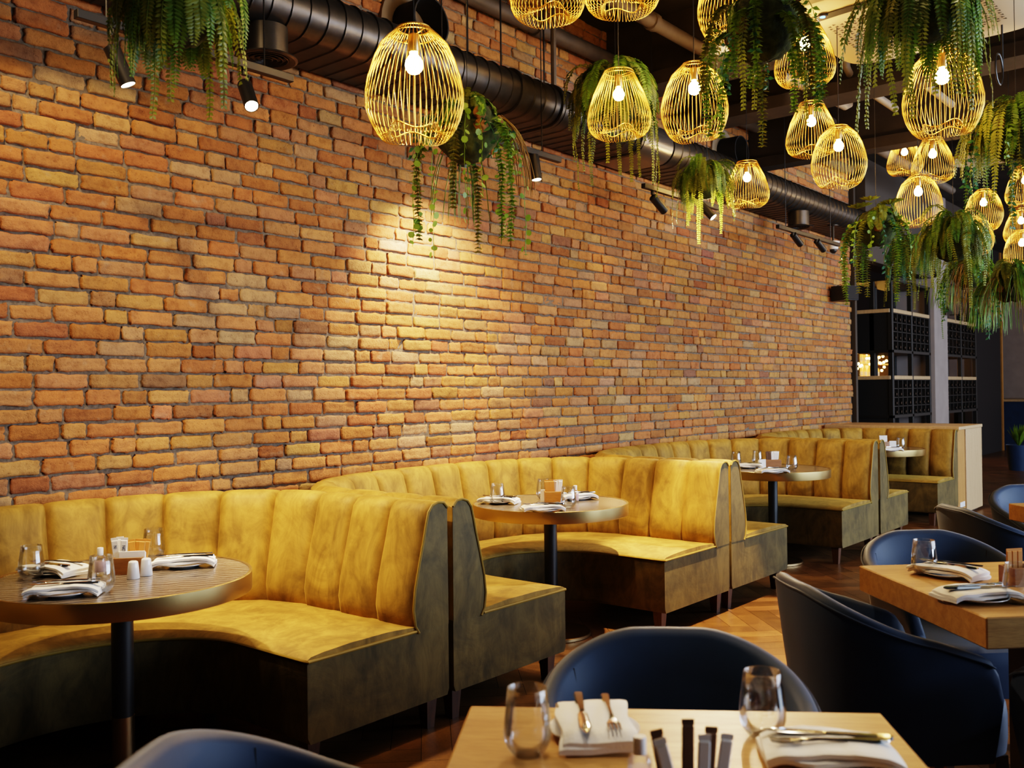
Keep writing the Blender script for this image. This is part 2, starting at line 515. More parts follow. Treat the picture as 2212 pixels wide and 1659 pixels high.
build_brick_wall()
build_floor()
CZ = 4.28
struct(MB().box(-1, 26, -9.5, 4, CZ, CZ + .1).build('ceiling', M['ceil'], smooth=0))
struct(MB().box(-1.1, -1, -9.5, 4, 0, CZ).build('wall_front', M['darkwall'], smooth=0))
struct(MB().box(26, 26.1, -9.5, 4, 0, CZ).build('wall_back', M['greycol'], smooth=0))
struct(MB().box(11.9, 26, 3.9, 4.0, 0, CZ).build('wall_bar', M['darkwall'], smooth=0))
struct(MB().box(19.9, 22.3, .72, .85, 0, CZ).build('trim_1', M['darkwall'], smooth=0))
struct(MB().box(11.735, 11.80, .07, .2, 0, CZ).build('trim_2', pm('bronze_post', (.05, .038, .028), .6), smooth=0))
# bulkhead over the shelf units
struct(MB().box(11.9, 17.4, -.02, .10, 3.0, CZ).build('trim_3', pm('bulkhead', (.07, .055, .045), .7), smooth=0))
struct(MB().box(14.68, 15.36, -.05, .62, 0, CZ, .004).build('trim_4', M['greycol'], smooth=0))


# ------------------------------------------------------------------ ceiling beams, pipes, ducts
def add_beam(x, label, z0=3.6, w=.2, y0=-9.4, y1=YW - .01):
    b = MB(); b.box(x, x + w, y0, y1, z0, z0 + .10); b.box(x + w * .4, x + w * .6, y0, y1, z0 + .10, CZ - .002)
    tag(b.build('ceiling_beam', M['beam'], smooth=0), label, 'beam', 'brown ceiling beams')
add_beam(8.8, 'brown ceiling beam running out from the wall behind the dome pendants, lowest one')
add_beam(7.25, 'brown ceiling beam above the pale conduit elbows, nearer than the lowest beam', 3.68, .3)
add_beam(6.2, 'brown ceiling beam at the upper right behind the hanging ferns, nearest of them', 3.72, .3)


def pipe(pts, r, name, label, mat, collars=()):
    t = thing(name, label, 'pipe', pts[0])
    p0 = Vector(pts[0])
    MB().tube([Vector(p) - p0 for p in pts], r, 12).build('pipe_run', mat, t)
    for c, d in collars:
        c = Vector(c) - p0; d = Vector(d).normalized() * .03
        MB().tube([c - d, c + d], r * 1.25, 12).build('pipe_coupling', mat, t)
    return t
pipe([(1., .02, 3.97), (11.5, .02, 4.05)], .055, 'sprinkler_pipe', 'brown painted pipe running along the top of the brick wall', M['pipe'],
     [((5.3, .02, 4.003), (1, 0, 0)), ((7.9, .02, 4.02), (1, 0, 0))])
pipe([(2.5, -.75, 3.93), (13, -.75, 3.93)], .05, 'ceiling_pipe', 'pale brown pipe under the ceiling parallel to the wall with couplings', M['pipe'],
     [((5.6, -.75, 3.93), (1, 0, 0)), ((6.6, -.75, 3.93), (1, 0, 0)), ((8.3, -.75, 3.93), (1, 0, 0))])
M['conduit'] = pm('grey_conduit', (.30, .24, .18), .5)
pipe([(6.9, -1.12, 3.8), (8.0, -1.2, 3.8), (8.08, -1.2, 3.83), (8.1, -1.2, 3.95), (8.1, -1.2, 4.27)], .035, 'conduit',
     'pale grey conduit with an upturned elbow below the round-faced air conditioner', M['conduit'])
pipe([(7.3, -1.45, 4.27), (7.32, -1.46, 3.9), (7.42, -1.47, 3.82), (8.3, -1.52, 3.78)], .03, 'conduit',
     'thin grey conduit bending down from the ceiling, right of the upturned elbow', M['conduit'])
pipe([(7.5, -1.85, 4.27), (7.52, -1.86, 3.9), (7.62, -1.87, 3.82), (8.5, -1.92, 3.78)], .03, 'conduit',
     'thin grey conduit bending down beside the big egg pendant on the right', M['conduit'])
pipe([(6.5, -3.3, 3.95), (16, -1.6, 3.95)], .07, 'ceiling_pipe', 'thick pale pipe crossing under the ceiling behind the right cluster of pendants', M['pipe'],
     [((9.2, -2.82, 3.95), (9.5, 1.7, 0))])


def flat_oval_duct():
    t = thing('spiral_duct', 'dark grey flat-oval spiral duct running along the brick wall', 'duct', (0, 0, 3.32))
    yc, r = -.25, .135
    sec = []
    for k in range(13):
        a = -pi / 2 + pi * k / 12
        sec.append((yc - r * cos(a), r * sin(a)))
    sec.append((YW - .052, r)); sec.insert(0, (YW - .052, -r))
    mb = MB(); rows = []
    x = .6
    while x < 11.62:
        for dx, s in ((0, 0), (.004, .006), (.012, .006), (.016, 0)):
            row = []
            for y, z in sec:
                cy = min(y, yc); row.append((x + dx, y - (s if y < yc else 0), z + (s * (1 if z > 0 else -1) if abs(z) > .05 else 0)))
            rows.append(row)
        x += .112
    mb.grid(rows); mb.build('duct_run', M['duct'], t, smooth=25)
    for xx in (4.62, 5.05, 6.05, 6.52):
        b = MB(); rows = []
        for dx, s in ((-.015, .002), (-.012, .012), (.012, .012), (.015, .002)):
            rows.append([(xx + dx, y - (s if y < yc else 0), z + s * (1 if z > 0 else -1)) for y, z in sec])
        b.grid(rows); b.build('duct_flange', M['duct'], t, smooth=25)
    rows = []
    for dx in (6.08, 6.49):
        rows.append([(dx, y - (.009 if y < yc else 0), z + .009 * (1 if z > 0 else -1)) for y, z in sec])
    b = MB(); b.grid(rows); q = b.build('smooth_sleeve', pm('plain_sleeve', (.2, .19, .185), .3, .8), t, smooth=25)
flat_oval_duct()
# duct hangers
for i, (px, py) in enumerate(((1010, 100), (1082, 100), (1175, 130), (1196, 150))):
    p = aty(px, py, -.12)
    tag(MB().tube([(p.x, -.12, 3.46), (p.x, -.12, CZ)], .006 if i < 3 else .02, 8).build('duct_hanger', M['black'] if i < 3 else M['pipe']),
        ['thin rod hanging the duct, first one right of the big egg pendant', 'thin rod hanging the duct, second right of the big egg pendant',
         'thin rod hanging the duct, beside the thick hanger', 'thick hanger of the duct left of the fern ball'][i], 'hanger', 'rods holding the spiral duct')
for i, x in enumerate((4.1, 8.3)):
    t = thing('wall_duct_outlet', ['black round duct stub with beige collar behind the big egg pendant', 'black round duct stub with beige collar above the small dome pendant at mid wall'][i],
              'duct', (x, YW, 3.66), 0, 'duct stubs through the brick wall')
    m = Matrix.Rotation(pi / 2, 4, 'X')
    MB().lathe([(.15, -.02), (.15, .22), (.14, .22), (.14, -.02)], 28).xf(m).build('stub', M['blackmatte'], t)
    MB().lathe([(.15, .0), (.24, .0), (.24, .03), (.15, .03)], 28).xf(m).build('collar', M['ductend'], t)


def make_diffuser():
    t = thing('air_diffuser', '', 'diffuser')
    MB().lathe([(.105, .15), (.105, .0), (.10, 0), (.10, .15)], 32).build('neck', M['duct'], t)
    MB().lathe([(.10, .012), (.15, .0), (.152, -.006), (.14, -.012), (.115, -.006), (.10, .004)], 32).build('flange', M['duct'], t)
    for r in (.095, .07, .045, .02):
        MB().lathe([(r, .02), (r + .012, -.006), (r + .008, -.008), (r - .004, .018)], 28).build('cone_ring', M['black'], t)
    return t
dif = Proto(make_diffuser())
p = aty(575, 118, -.27); dif.put((p.x, -.27, 3.035), 0, 'dark round ceiling diffuser under the duct at the upper left', 'round diffusers under the duct')
p = aty(1725, 490, -.27); dif.put((p.x, -.27, 3.035), 0, 'dark round ceiling diffuser under the duct at the far end', 'round diffusers under the duct')


# track rails and spot heads
RZ, RY = 2.92, -.4
def rail(x0, x1, label):
    t = thing('track_rail', label, 'light track', (x0, RY, RZ), 0, 'black light tracks')
    MB().box(0, x1 - x0, -.018, .018, -.018, .018, .002).build('rail', M['black'], t)
    for f in (.12, .85):
        MB().tube([((x1 - x0) * f, 0, .018), ((x1 - x0) * f, 0, CZ - RZ)], .004, 6).build('suspension_rod', M['black'], t)
rail(1.77, 2.82, 'black light track above the first banquette at the upper left')
rail(3.72, 4.98, 'black light track behind the mossy ball of round leaves')
rail(6.02, 7.2, 'black light track behind the middle fern ball')
rail(8.4, 9.95, 'black light track at the far end of the wall')


def make_spot():
    t = thing('track_spot', '', 'spotlight')
    MB().cyl(.014, -.035, -.002, 12).build('adapter', M['black'], t)
    MB().tube([(0, 0, -.03), (0, 0, -.10)], .008, 8).build('stem', M['black'], t)
    return t
SPOTS = []
def spot(xy_top, xy_bot, label, lens='lens', Y=RY, z=RZ - .018, powr=0, target=None, ang=50, col=(1, .72, .42), tilt=-.03):
    a = aty(*xy_top, Y); b = aty(*xy_bot, Y)
    t = thing('track_spot', label, 'spotlight', (a.x, Y, z), 0, 'black track spotlights')
    MB().cyl(.014, -.03, -.0, 12).build('adapter', M['black'], t)
    MB().tube([(0.02, 0, -.028), (0.02, 0, a.z - z - .02)], .007, 8).build('stem', M['black'], t)
    o = Vector((a.x, Y, z))
    d = b - a; d.y += tilt; bd = (Vector(target) - Vector((a.x, Y, a.z))).normalized() if target is not None else d
    d.normalize(); L = .165; top = a - o - Vector((0, 0, 0)); 
    rot = d.to_track_quat('Z', 'Y').to_matrix().to_4x4()
    body = MB().lathe([(.026, 0), (.033, .004), (.033, L), (.029, L), (.029, L - .015), (.001, L - .015)], 24)
    hd = body.xf(Matrix.Translation(top) @ rot).build('lamp_head', M['black'], t)
    MB().lathe([(.0005, L - .004), (.0285, L - .004)], 24).xf(Matrix.Translation(top) @ rot).build('lens', M[lens], hd)
    if powr:
        l = lamp('beam', 'SPOT', top + d * (L + .01), t, energy=powr, color=col, spot_size=radians(ang), spot_blend=.85, shadow_soft_size=.03)
        aim(l, bd)
    return t


FR = {'a': (1.94, RY, 2.84)}
camdir = lambda p: (CAM - Vector(p)).normalized()
spot((240, 100), (268, 185), 'black spotlight left of the upper left fern, lamp tilted right', powr=150, target=(2.55, -1.0, .8), ang=62)
spot((528, 182), (516, 240), 'black spotlight right of the upper left fern, shining at the viewer', tilt=-.10, powr=110, target=(2.0, -1.7, 1.5), ang=80)
spot((1010, 300), (1012, 360), 'black spotlight half hidden by the mossy ball, only its lens showing', tilt=.05, powr=150, target=(4.34, .12, 1.7), ang=110)
spot((1153, 335), (1153, 402), 'black spotlight hanging straight down right of the mossy ball', powr=60, target=(4.72, -.32, 1), ang=60)
spot((1410, 425), (1437, 468), 'black spotlight tilted right under the duct, left of the middle fern', powr=110, target=(7.6, -1.1, .5), ang=70)
spot((1512, 440), (1517, 484), 'glaring spotlight right below the middle fern, pointed at the viewer', 'lens_hot', tilt=-.14, powr=420, target=(1.6, -3.1, .75), ang=75)
spot((1713, 506), (1736, 546), 'black spotlight tilted right under the far diffuser', 'lens_dim', powr=22, target=(10.2, -1.4, .4), ang=70)
spot((1764, 520), (1786, 558), 'black spotlight tilted right beside the white security camera', 'lens_dim', powr=22, target=(10.6, -1.6, .4), ang=70)
SPW = lamp('wall_washer', 'SPOT', (0, 0, 0), None, energy=1)
bpy.data.objects.remove(SPW)

# security camera and its bracket
p = aty(1800, 533, -.24)
t = thing('security_camera', 'small white dome security camera hanging at the far end of the brick wall', 'camera', (p.x, -.24, p.z))
MB().lathe([(.055, .06), (.07, .055), (.07, .045), (.055, .03), (.052, -.02), (.045, -.03)], 24).build('housing', M['pinkbulb'], t)
MB().sphere(.04, (0, 0, -.035), 16, 10).build('dome', M['black'], t)
MB().tube([(0, 0, .06), (0, 0, 3.186 - p.z)], .012, 8).build('bracket', M['black'], t)
MB().cyl(.06, 3.172 - p.z, 3.186 - p.z, 20).build('mounting_plate', M['black'], t)


# wall speakers
def make_speaker():
    t = thing('wall_speaker', '', 'speaker')
    mb = MB()
    # wedge cabinet: wide back, narrower raked grille at front
    sec = [(-.13, 0), (.13, 0), (.10, -.20), (-.10, -.20)]
    mb.grid([[(x, y, z * (1 if y == 0 else .92)) for x, y in sec] for z in (-.09, .09)], closed_u=True)
    mb.face([0, 1, 2, 3][::-1]); mb.face([4, 5, 6, 7])
    mb.build('cabinet', M['black'], t, smooth=0, fixn=True)
    MB().box(-.095, .095, -.215, -.2, -.078, .078, .006).build('grille', pm('speaker_cloth', (.02, .02, .022), .9), t)
    MB().box(-.03, .03, 0, .06, -.04, .04, .004).build('bracket', M['black'], t)
    MB().tube([(.02, -.03, .085), (.03, .0, .12), (.02, .05, .11)], .004, 6).build('cable', M['black'], t)
    return t
spk = Proto(make_speaker())
p = aty(1836, 633, -.12); spk.put((p.x + .06, .03, p.z), radians(-24), 'black wall speaker at the end of the brick wall')
p = aty(2066, 672, -.1); spk.put((15.2, -.12, p.z), radians(12), 'black wall speaker on the grey column between the bottle racks')


# ------------------------------------------------------------------ curved banquettes
def upt(q, a, yb, ys, yf, n, lam=.26):
    s = 1 if q >= 0 else -1; t = abs(q)
    if t > 1 - lam:
        k = (t - (1 - lam)) / lam
        return (s * a, ys + (yf - ys) * k)
    th = t / (1 - lam) * pi / 2
    return (s * a * sin(th) ** (2 / n), ys + (yb - ys) * max(0, cos(th)) ** (2 / n))


def arc_q(fn, dense=900):
    qs = np.linspace(-1, 1, dense); P = np.array([fn(q) for q in qs])
    d = np.concatenate([[0], np.cumsum(np.hypot(*np.diff(P, axis=0).T))])
    return lambda f: float(np.interp(f * d[-1], d, qs))


def banquette(x0, x1, ak, label):
    w = x1 - x0; a = w / 2; cx = (x0 + x1) / 2
    t = thing('curved_banquette', label, 'banquette', (cx, 0, 0), 0, 'curved velvet banquettes along the brick wall')
    YB = YW - .03
    O = lambda q, off=0., yf=YF: upt(q, a - off, YB - off, -.72, yf, 2.5)
    K = lambda q, off=0.: upt(q, ak + off, -.50 + off, -.95, YF, 2.0)
    nch = 18
    aq = arc_q(lambda q: O(q, .15))
    fr = [0, .025, .07, .16, .32, .5, .68, .84, .93, .975]
    qs = []; fs = []
    for c in range(nch):
        for f in fr: qs.append(aq((c + f) / nch)); fs.append(f)
    qs.append(1.); fs.append(0.)
    prof = [(.425, .175, .6), (.455, .195, .9), (.52, .205, 1), (.60, .195, 1), (.70, .17, 1), (.79, .145, 1), (.86, .128, 1), (.905, .115, .9), (.932, .092, .7), (.942, .06, .45),
            (.938, .025, .2), (.915, .002, 0), (.43, 0, 0)]
    rows = []
    for z, off, k in prof:
        row = []
        for q, f in zip(qs, fs):
            bulge = (1 - abs(2 * f - 1) ** 6.5) * .046 - .030
            if abs(q) > .999: bulge = .0
            o = off + bulge * k
            x, y = O(q, o)
            row.append((x, y, z + (bulge * .25 if .9 < z < .945 else 0)))
        rows.append(row)
    mb = MB(); mb.grid(rows[::-1]); mb.build('backrest', M['velvet'], t, smooth=40)
    # flat end panels with piping
    for s in (-1, 1):
        poly = [(O(s, off)[0], YF - .002, z) for z, off, k in prof]
        c = (sum(p[0] for p in poly) / len(poly), YF - .008, .68)
        mb = MB(); n = len(poly); mb.add(poly + [c], [((i, (i + 1) % n, n) if s > 0 else ((i + 1) % n, i, n)) for i in range(n)])
        ep = mb.build('end_panel', M['velvet_shaded'], t, smooth=60, fixn=False)
        MB().tube([(p[0], p[1] - .002, p[2]) for p in poly[:-1]], .0055, 6).build('piping', M['piping'], ep)
    # seat cushion
    q2 = [aq(i / 120) for i in range(121)]
    rows = []
    for v, z, kk in ((0, .425, 0), (.0, .44, .004), (.03, .449, .012), (.12, .455, 0), (.35, .462, 0), (.7, .462, 0), (.95, .452, 0), (1., .44, 0)):
        row = []
        for q in q2:
            k = K(q); o = O(q, .165)
            x = k[0] + (o[0] - k[0]) * v; y = k[1] + (o[1] - k[1]) * v
            row.append((x, y, z))
        rows.append(row)
    mb = MB(); mb.grid(rows); nn = len(q2)
    for e in (0, nn - 1):
        idx = [i * nn + e for i in range(len(rows))]; mb.face(idx if e == 0 else idx[::-1])
    se = mb.build('seat', M['velvet'], t, smooth=60)
    edge = [(O(-1, .19)[0], YF - .004, .434)] + [(K(q)[0], K(q)[1] - .004, .434) for q in q2] + [(O(1, .19)[0], YF - .004, .434)]
    MB().tube(edge, .006, 6).build('piping', M['piping'], se)
    # upholstered base
    rows = []
    for fn, z in (((lambda q: K(q)), .435), ((lambda q: K(q)), .16), ((lambda q: K(q, .012)), .135), ((lambda q: O(q, .01)), .135), ((lambda q: O(q)), .16), ((lambda q: O(q)), .435)):
        rows.append([(*fn(q), z) for q in q2])
    mb = MB(); mb.grid(rows[::-1], closed_v=True)
    m = len(q2)
    for e in (0, m - 1):
        idx = [i * m + e for i in range(6)]
        mb.face(idx if e else idx[::-1])
    mb.build('base', M['velvet_shaded'], t, smooth=45)
    for x, y in ((-a + .06, YF + .07), (a - .06, YF + .07), (-ak - .06, YF + .07), (ak + .06, YF + .07), (-ak - .25, -.35), (ak + .25, -.35), (-a * .5, -.05), (a * .5, -.05)):
        b = MB(); b.grid([[(x + sx * r, y + sy * r, z) for sx, sy in ((-1, -1), (1, -1), (1, 1), (-1, 1))] for r, z in ((.02, 0), (.03, .14))], closed_u=True)
        b.face([3, 2, 1, 0]); b.face([4, 5, 6, 7]); b.build('leg', M['darkwood'], t, smooth=0)
    return t
banquette(.27, 2.855, .56, 'olive velvet curved banquette nearest the viewer, at the left edge around the first round table')
banquette(2.885, 5.405, .47, 'olive velvet curved banquette second along the brick wall, facing the front table chair')
banquette(5.435, 8.17, .52, 'olive velvet curved banquette third along the brick wall, with its own round table in front')
banquette(8.22, 10.66, .47, 'greyish olive curved banquette at the far end beside the oak divider')

# oak divider at the end of the row
t = thing('oak_divider', 'oak divider cabinet closing the row of banquettes at the far end', 'cabinet', (10.7, YF, 0))
MB().box(0, .97, -.01, YW - YF - .045, .93, .965, .004).build('top', M['oak_pale'], t)
MB().box(.30, .97, 0, YW - YF - .045, .03, .93, .003).build('carcass', M['oak_pale'], t)
MB().box(0, .292, .012, YW - YF - .045, .03, .93, .003).build('side_panel', M['oak_orange'], t)
MB().box(.06, .24, .004, .012, .10, .155, .002).build('white_plate', M['white'], t)
MB().box(.02, .94, .05, YW - YF - .1, 0, .03).build('plinth', M['black'], t)


# ------------------------------------------------------------------ round tables
def make_round_table():
    t = thing('round_table', '', 'table')
    MB().lathe([(.001, .743), (.438, .743), (.438, .752), (.001, .752)], 72).build('tabletop', M['marble'], t)
    tt = t.children[0]; MB().lathe([(.438, .69), (.447, .69), (.448, .692), (.448, .754), (.446, .756), (.438, .755), (.438, .69)], 96).build('rim_band', M['brass'], tt, smooth=30)
    MB().lathe([(.001, .69), (.4375, .69), (.4375, .742), (.001, .742)], 48).build('underside', M['blackmatte'], t)
    po = MB().cyl(.0375, .26, .69, 28).build('pole', M['black'], t)
    MB().cyl(.0385, .02, .26, 28).build('pole_sleeve', M['brass_dark'], po)
    MB().lathe([(.001, 0), (.222, 0), (.225, .003), (.225, .017), (.221, .02), (.001, .021)], 64).build('base_plate', M['brass_dark'], t, smooth=30)
    return t
rt = Proto(make_round_table())
TP = [(1.69, -.88), (4.31, -.80), (7.17, -.87)]
q = atz(1900, 968, .754); TP.append((q.x, q.y))
TL = ['round marble table with brass rim nearest the viewer at the left edge', 'round marble table with brass rim in front of the second banquette',
      'round marble table with brass rim in front of the third banquette', 'round brass rimmed table at the far end by the grey olive banquette']
for (x, y), l in zip(TP, TL): rt.put((x, y, 0), 0, l, 'round tables of the banquettes')
TZ = .752

# ------------------------------------------------------------------ rectangular tables
UD = Vector((.757, -.653, 0)).normalized(); VD = Vector((-.717, -.698, 0)).normalized()


def rect_table(corner, u, v, Lu, Lv, label, th=.062):
    u = u.normalized(); v = v.normalized()
    ang = math.atan2(u.y, u.x)
    t = thing('oak_table', label, 'table', (corner.x, corner.y, 0), ang, 'square oak tables')
    s = -1 if u.cross(v).z < 0 else 1
    sk = v.dot(u) * Lv
    y0, y1 = sorted((0, s * Lv))
    b = .004
    mb = MB(); mb.box(0, Lu, y0, y1, .75 - th, .75, b); mb.build('tabletop', M['oak'], t, smooth=0)
    cx, cy = Lu / 2, (y0 + y1) / 2
    MB().box(cx - .055, cx + .055, cy - .055, cy + .055, .02, .75 - th, .004).build('pedestal', M['black'], t)
    MB().box(cx - .24, cx + .24, cy - .24, cy + .24, 0, .02, .004).build('base_plate', M['black'], t)
    return t
c1 = atz(1015.8, 1524, .75); c1r = atz(1904, 1540, .75); c1l = atz(953, 1659, .75)
u1 = (c1r - c1).normalized(); v1 = Vector((u1.y, -u1.x, 0))
if v1.dot(c1l - c1) < 0: v1 = -v1
rect_table(c1, u1, v1, (c1r - c1).length, .8, 'square oak table in the foreground at the bottom of the picture')
c2 = atz(1855.4, 1221.7, .75); c2f = atz(2130.6, 1334.2, .75)
v2 = (c2f - c2).normalized(); u2 = Vector((-v2.y, v2.x, 0))
if u2.dot(UD) < 0: u2 = -u2
rect_table(c2, u2, v2, .8, (c2f - c2).length, 'thick square oak table on the right with two place settings', .09)
OFF = Vector((2.29, -.01, 0))
rect_table(c2 + OFF, u2, v2, .8, .8, 'square oak table cut by the right edge, only its corner showing', .09)


# ------------------------------------------------------------------ tub chairs
def make_chair():
    t = thing('tub_chair', '', 'chair')
    W = lambda q, a, b, yf: (lambda p: (p[0], -p[1]))(upt(q, a, b, .02, yf, 2.5, .30))
    nq = 64; qs = [-1 + 2 * i / nq for i in range(nq + 1)]
    def ztop(q):
        k = abs(q)
        s = max(0, (k - .10) / .84)
        z = .797 - .19 * min(1, s) ** 1.25
        if k > .92: z -= .11 * ((k - .92) / .08) ** 2
        return z
    rows = []
    # from outer bottom, up the outside, over the rolled rim, down the inside
    for f, o in ((0, 0), (.08, .0), (.3, 0), (.55, 0), (.8, 0), (.94, .0), (.985, .006), (1., .02), (.992, .036), (.96, .046), (.8, .052), (.5, .06), (.1, .065)):
        row = []
        for q in qs:
            zt = ztop(q); z = .285 + (zt - .285) * f
            k = (z - .285) / (.795 - .285)
            a = .245 + .09 * k ** .8 - o; b = -(.265 + .065 * k ** .8 - o)
            x, y = W(q, a, -b, -(.20 + .02 * k))
            row.append((x, y, z))
        rows.append(row)
    mb = MB(); mb.grid(rows); n = nq + 1
    for e in (0, nq):
        idx = [i * n + e for i in range(len(rows))]
        mb.face(idx if not e else idx[::-1])
    sh = mb.build('shell', M['navy'], t, smooth=60)
    # piping seam on the rim
    MB().tube([(W(q, .245 + .09 * ((ztop(q) - .285) / .51) ** .8 + .001, .265 + .065 * ((ztop(q) - .285) / .51) ** .8 + .001, -.22)) + (ztop(q) - .018,) for q in qs[2:-2]], .0035, 5).build('piping', M['navy'], sh)
    for qq in (-.42, .42):
        pts = []
        for f in (.965, .88, .75, .6, .45, .35):
            z = .285 + (ztop(qq) - .285) * f; k = (z - .285) / .51
            x, y = W(qq, .245 + .09 * k ** .8 - .0450 - .022 * (1 - f), .265 + .065 * k ** .8 - .0450 - .022 * (1 - f), -.2); pts.append((x, y, z))
        MB().tube(pts, .0016, 5).build('seam', M['blackmatte'], sh)
    # seat
    prof = [(.285, .94), (.29, .985), (.33, 1), (.40, 1.), (.435, .985), (.45, .95), (.458, .7), (.46, .0)]
    rows = []; ring = []
    for k in range(48):
        a = 2 * pi * k / 48; e = 2 / 3.6
        x = .232 * (abs(cos(a)) ** e) * (1 if cos(a) >= 0 else -1); y = .275 * (abs(sin(a)) ** e) * (1 if sin(a) >= 0 else -1) + .045
        ring.append((x, y))
    for z, s in prof: rows.append([(x * s, (y - .045) * s + .045, z) for x, y in ring])
    mb = MB(); mb.grid(rows, closed_u=True); mb.face(list(range(48))[::-1]); mb.build('seat', M['navy'], t, smooth=50)
    for sx in (-1, 1):
        for y, dy in ((.25, .02), (-.17, -.05)):
            b = MB(); x = sx * .18
            b.grid([[(x + sx * o + ax * r, y + dy * (1 if o else 0) + ay * r, z) for ax, ay in ((-1, -1), (1, -1), (1, 1), (-1, 1))] for r, z, o in ((.013, 0, .02), (.021, .29, 0))], closed_u=True)
            b.face([3, 2, 1, 0]); b.face([4, 5, 6, 7]); b.build('leg', M['darkwood'], t, smooth=0)
    return t
chair = Proto(make_chair())
def put_chair(c, facing, label):
    rz = math.atan2(facing[1], facing[0]) - pi / 2
    return chair.put((c[0], c[1], 0), rz, label, 'navy velvet tub chairs')
n1 = -v1; n2 = -u2     # away from the tables
mid1 = c1 + u1 * .41
put_chair(mid1 + n1 * .17 + u1 * .03, -n1, 'navy velvet tub chair behind the foreground table, its hollow back facing the viewer')
put_chair(c2 + v2 * .41 + n2 * .10, -n2, 'navy tub chair seen from behind, tucked under the right oak table')
nb = -v2
put_chair(c2 + u2 * .48 + nb * .19, -nb, 'navy velvet tub chair behind the right oak table, inside of its back lit blue')
put_chair(c2 + OFF + v2 * .40 + n2 * .24, -n2, 'navy velvet tub chair seen from behind, right of the oak divider')
put_chair(c2 + OFF + u2 * .42 + nb * .20, -nb, 'navy velvet tub chair farthest away, at the right edge behind the cut-off oak table')
put_chair(c1 + v1 * .42 - u1 * .20, u1, 'navy velvet tub chair at the bottom left, only the top of its back showing')
put_chair(c1 + u1 * (.82 + .17) + v1 * .45, -u1, 'navy velvet tub chair in the bottom right corner, only a strip of its rim showing')
put_chair(c2f + u2 * .38 - nb * .16, nb, 'dark tub chair at the right edge before the right oak table, mostly cut off')


# ------------------------------------------------------------------ tableware
def make_tumbler():
    t = thing('glass_tumbler', '', 'glass')
    out = [(.001, 0), (.022, 0), (.027, .004), (.037, .016), (.0425, .032), (.043, .045), (.0415, .065), (.038, .092), (.035, .12)]
    inn = [(.0335, .12), (.0365, .092), (.04, .065), (.0415, .045), (.041, .034), (.035, .019), (.024, .010), (.001, .008)]
    MB().lathe(out + [(.0344, .1208)] + inn, 40).build('tumbler_body', M['glass'], t, smooth=80)
    return t


def strip(stations, name, mat, parent, smooth=50):
    """closed flat strip: (y, half width, z, half thickness)"""
    mb = MB(); rows = []
    for y, w, z, h in stations: rows.append([(-w, y, z - h), (w, y, z - h), (w * .8, y, z + h), (-w * .8, y, z + h)])
    mb.grid(rows, closed_u=True); n = len(stations)
    mb.face([0, 1, 2, 3]); mb.face([(n - 1) * 4 + k for k in range(4)][::-1])
    return mb.build(name, mat, parent, smooth=smooth, fixn=True)


def make_fork():
    t = thing('fork', '', 'fork')
    strip([(-.10, .004, .004, .0015), (-.095, .009, .004, .0018), (-.07, .008, .004, .002), (-.02, .004, .005, .002), (.02, .0035, .006, .002), (.045, .006, .005, .0016), (.058, .0125, .004, .0014), (.066, .0125, .004, .0014)], 'handle', M['steel'], t)
    for x in (-.0105, -.0035, .0035, .0105):
        strip([(.064, .0022, .004, .001), (.085, .0018, .0035, .001), (.102, .001, .006, .0008)], 'tine', M['steel'], t).location.x = x
    return t


def make_knife():
    t = thing('knife', '', 'knife')
    strip([(-.11, .005, .004, .002), (-.105, .0095, .004, .003), (-.06, .0085, .004, .003), (-.01, .006, .004, .0026), (.0, .0055, .004, .002)], 'handle', M['steel'], t)
    strip([(.0, .006, .004, .0015), (.012, .010, .004, .001), (.08, .0105, .004, .0008), (.10, .006, .004, .0007), (.112, .001, .004, .0006)], 'blade', M['steel'], t)
    return t


def make_plate():
    t = thing('side_plate', '', 'plate')
    MB().lathe([(.001, 0), (.05, 0), (.055, .003), (.078, .011), (.0855, .0135), (.085, .0155), (.076, .013), (.052, .005), (.001, .004)], 48).build('plate_body', M['ceramic'], t, smooth=80)
    return t


def make_napkin():
    t = thing('napkin', '', 'napkin')
    L, W = .225, .135
    nx, ny = 22, 12
    def top(i, j, lay):
        x = (i / nx - .5) * L; y = (j / ny - .5) * W
        e = max(0, abs(x) - .075); droop = -e * e * 9.
        z = droop + .003 * sin(x * 34 + y * 12 + lay) * (1 if abs(x) > .03 else .5) + .0012 * sin(y * 60 + x * 20)
        wob = .004 * sin(x * 40 + lay * 2)
        return x * (1 + .02 * sin(lay * 3 + y * 20)), y + wob, z
    for k, (z0, th, sc) in enumerate(((.0, .0105, 1.), (.011, .0115, .985))):
        mb = MB(); rows = []
        for i in range(nx + 1):
            up = []; dn = []
            for j in range(ny + 1):
                x, y, z = top(i, j, k); x *= sc; y *= sc
                ed = 1 if (j in (0, ny)) else 0
                up.append((x, y, z + z0 + th - (.0025 if ed else 0))); dn.append((x, y, z + z0 + (.0015 if ed else 0)))
            rows.append(up + dn[::-1])
        mb.grid(rows, closed_u=True); m = len(rows[0])
        mb.face(list(range(m))[::-1]); mb.face([nx * m + q for q in range(m)])
        mb.build(['lower_fold', 'upper_fold'][k], M['linen'], t, smooth=50, fixn=True)
    return t


def make_shaker():
    t = thing('shaker', '', 'shaker')
    MB().lathe([(.001, 0), (.021, 0), (.022, .002), (.0185, .04), (.0165, .056), (.0145, .0605), (.009, .063), (.001, .0635)], 32).build('shaker_body', M['ceramic'], t, smooth=80)
    b = MB()
    for k in range(5): b.cyl(.0009, .0632, .0637, 6, (.005 * cos(k * 1.257), .005 * sin(k * 1.257)))
    b.build('pour_holes', M['blackmatte'], t)
    return t


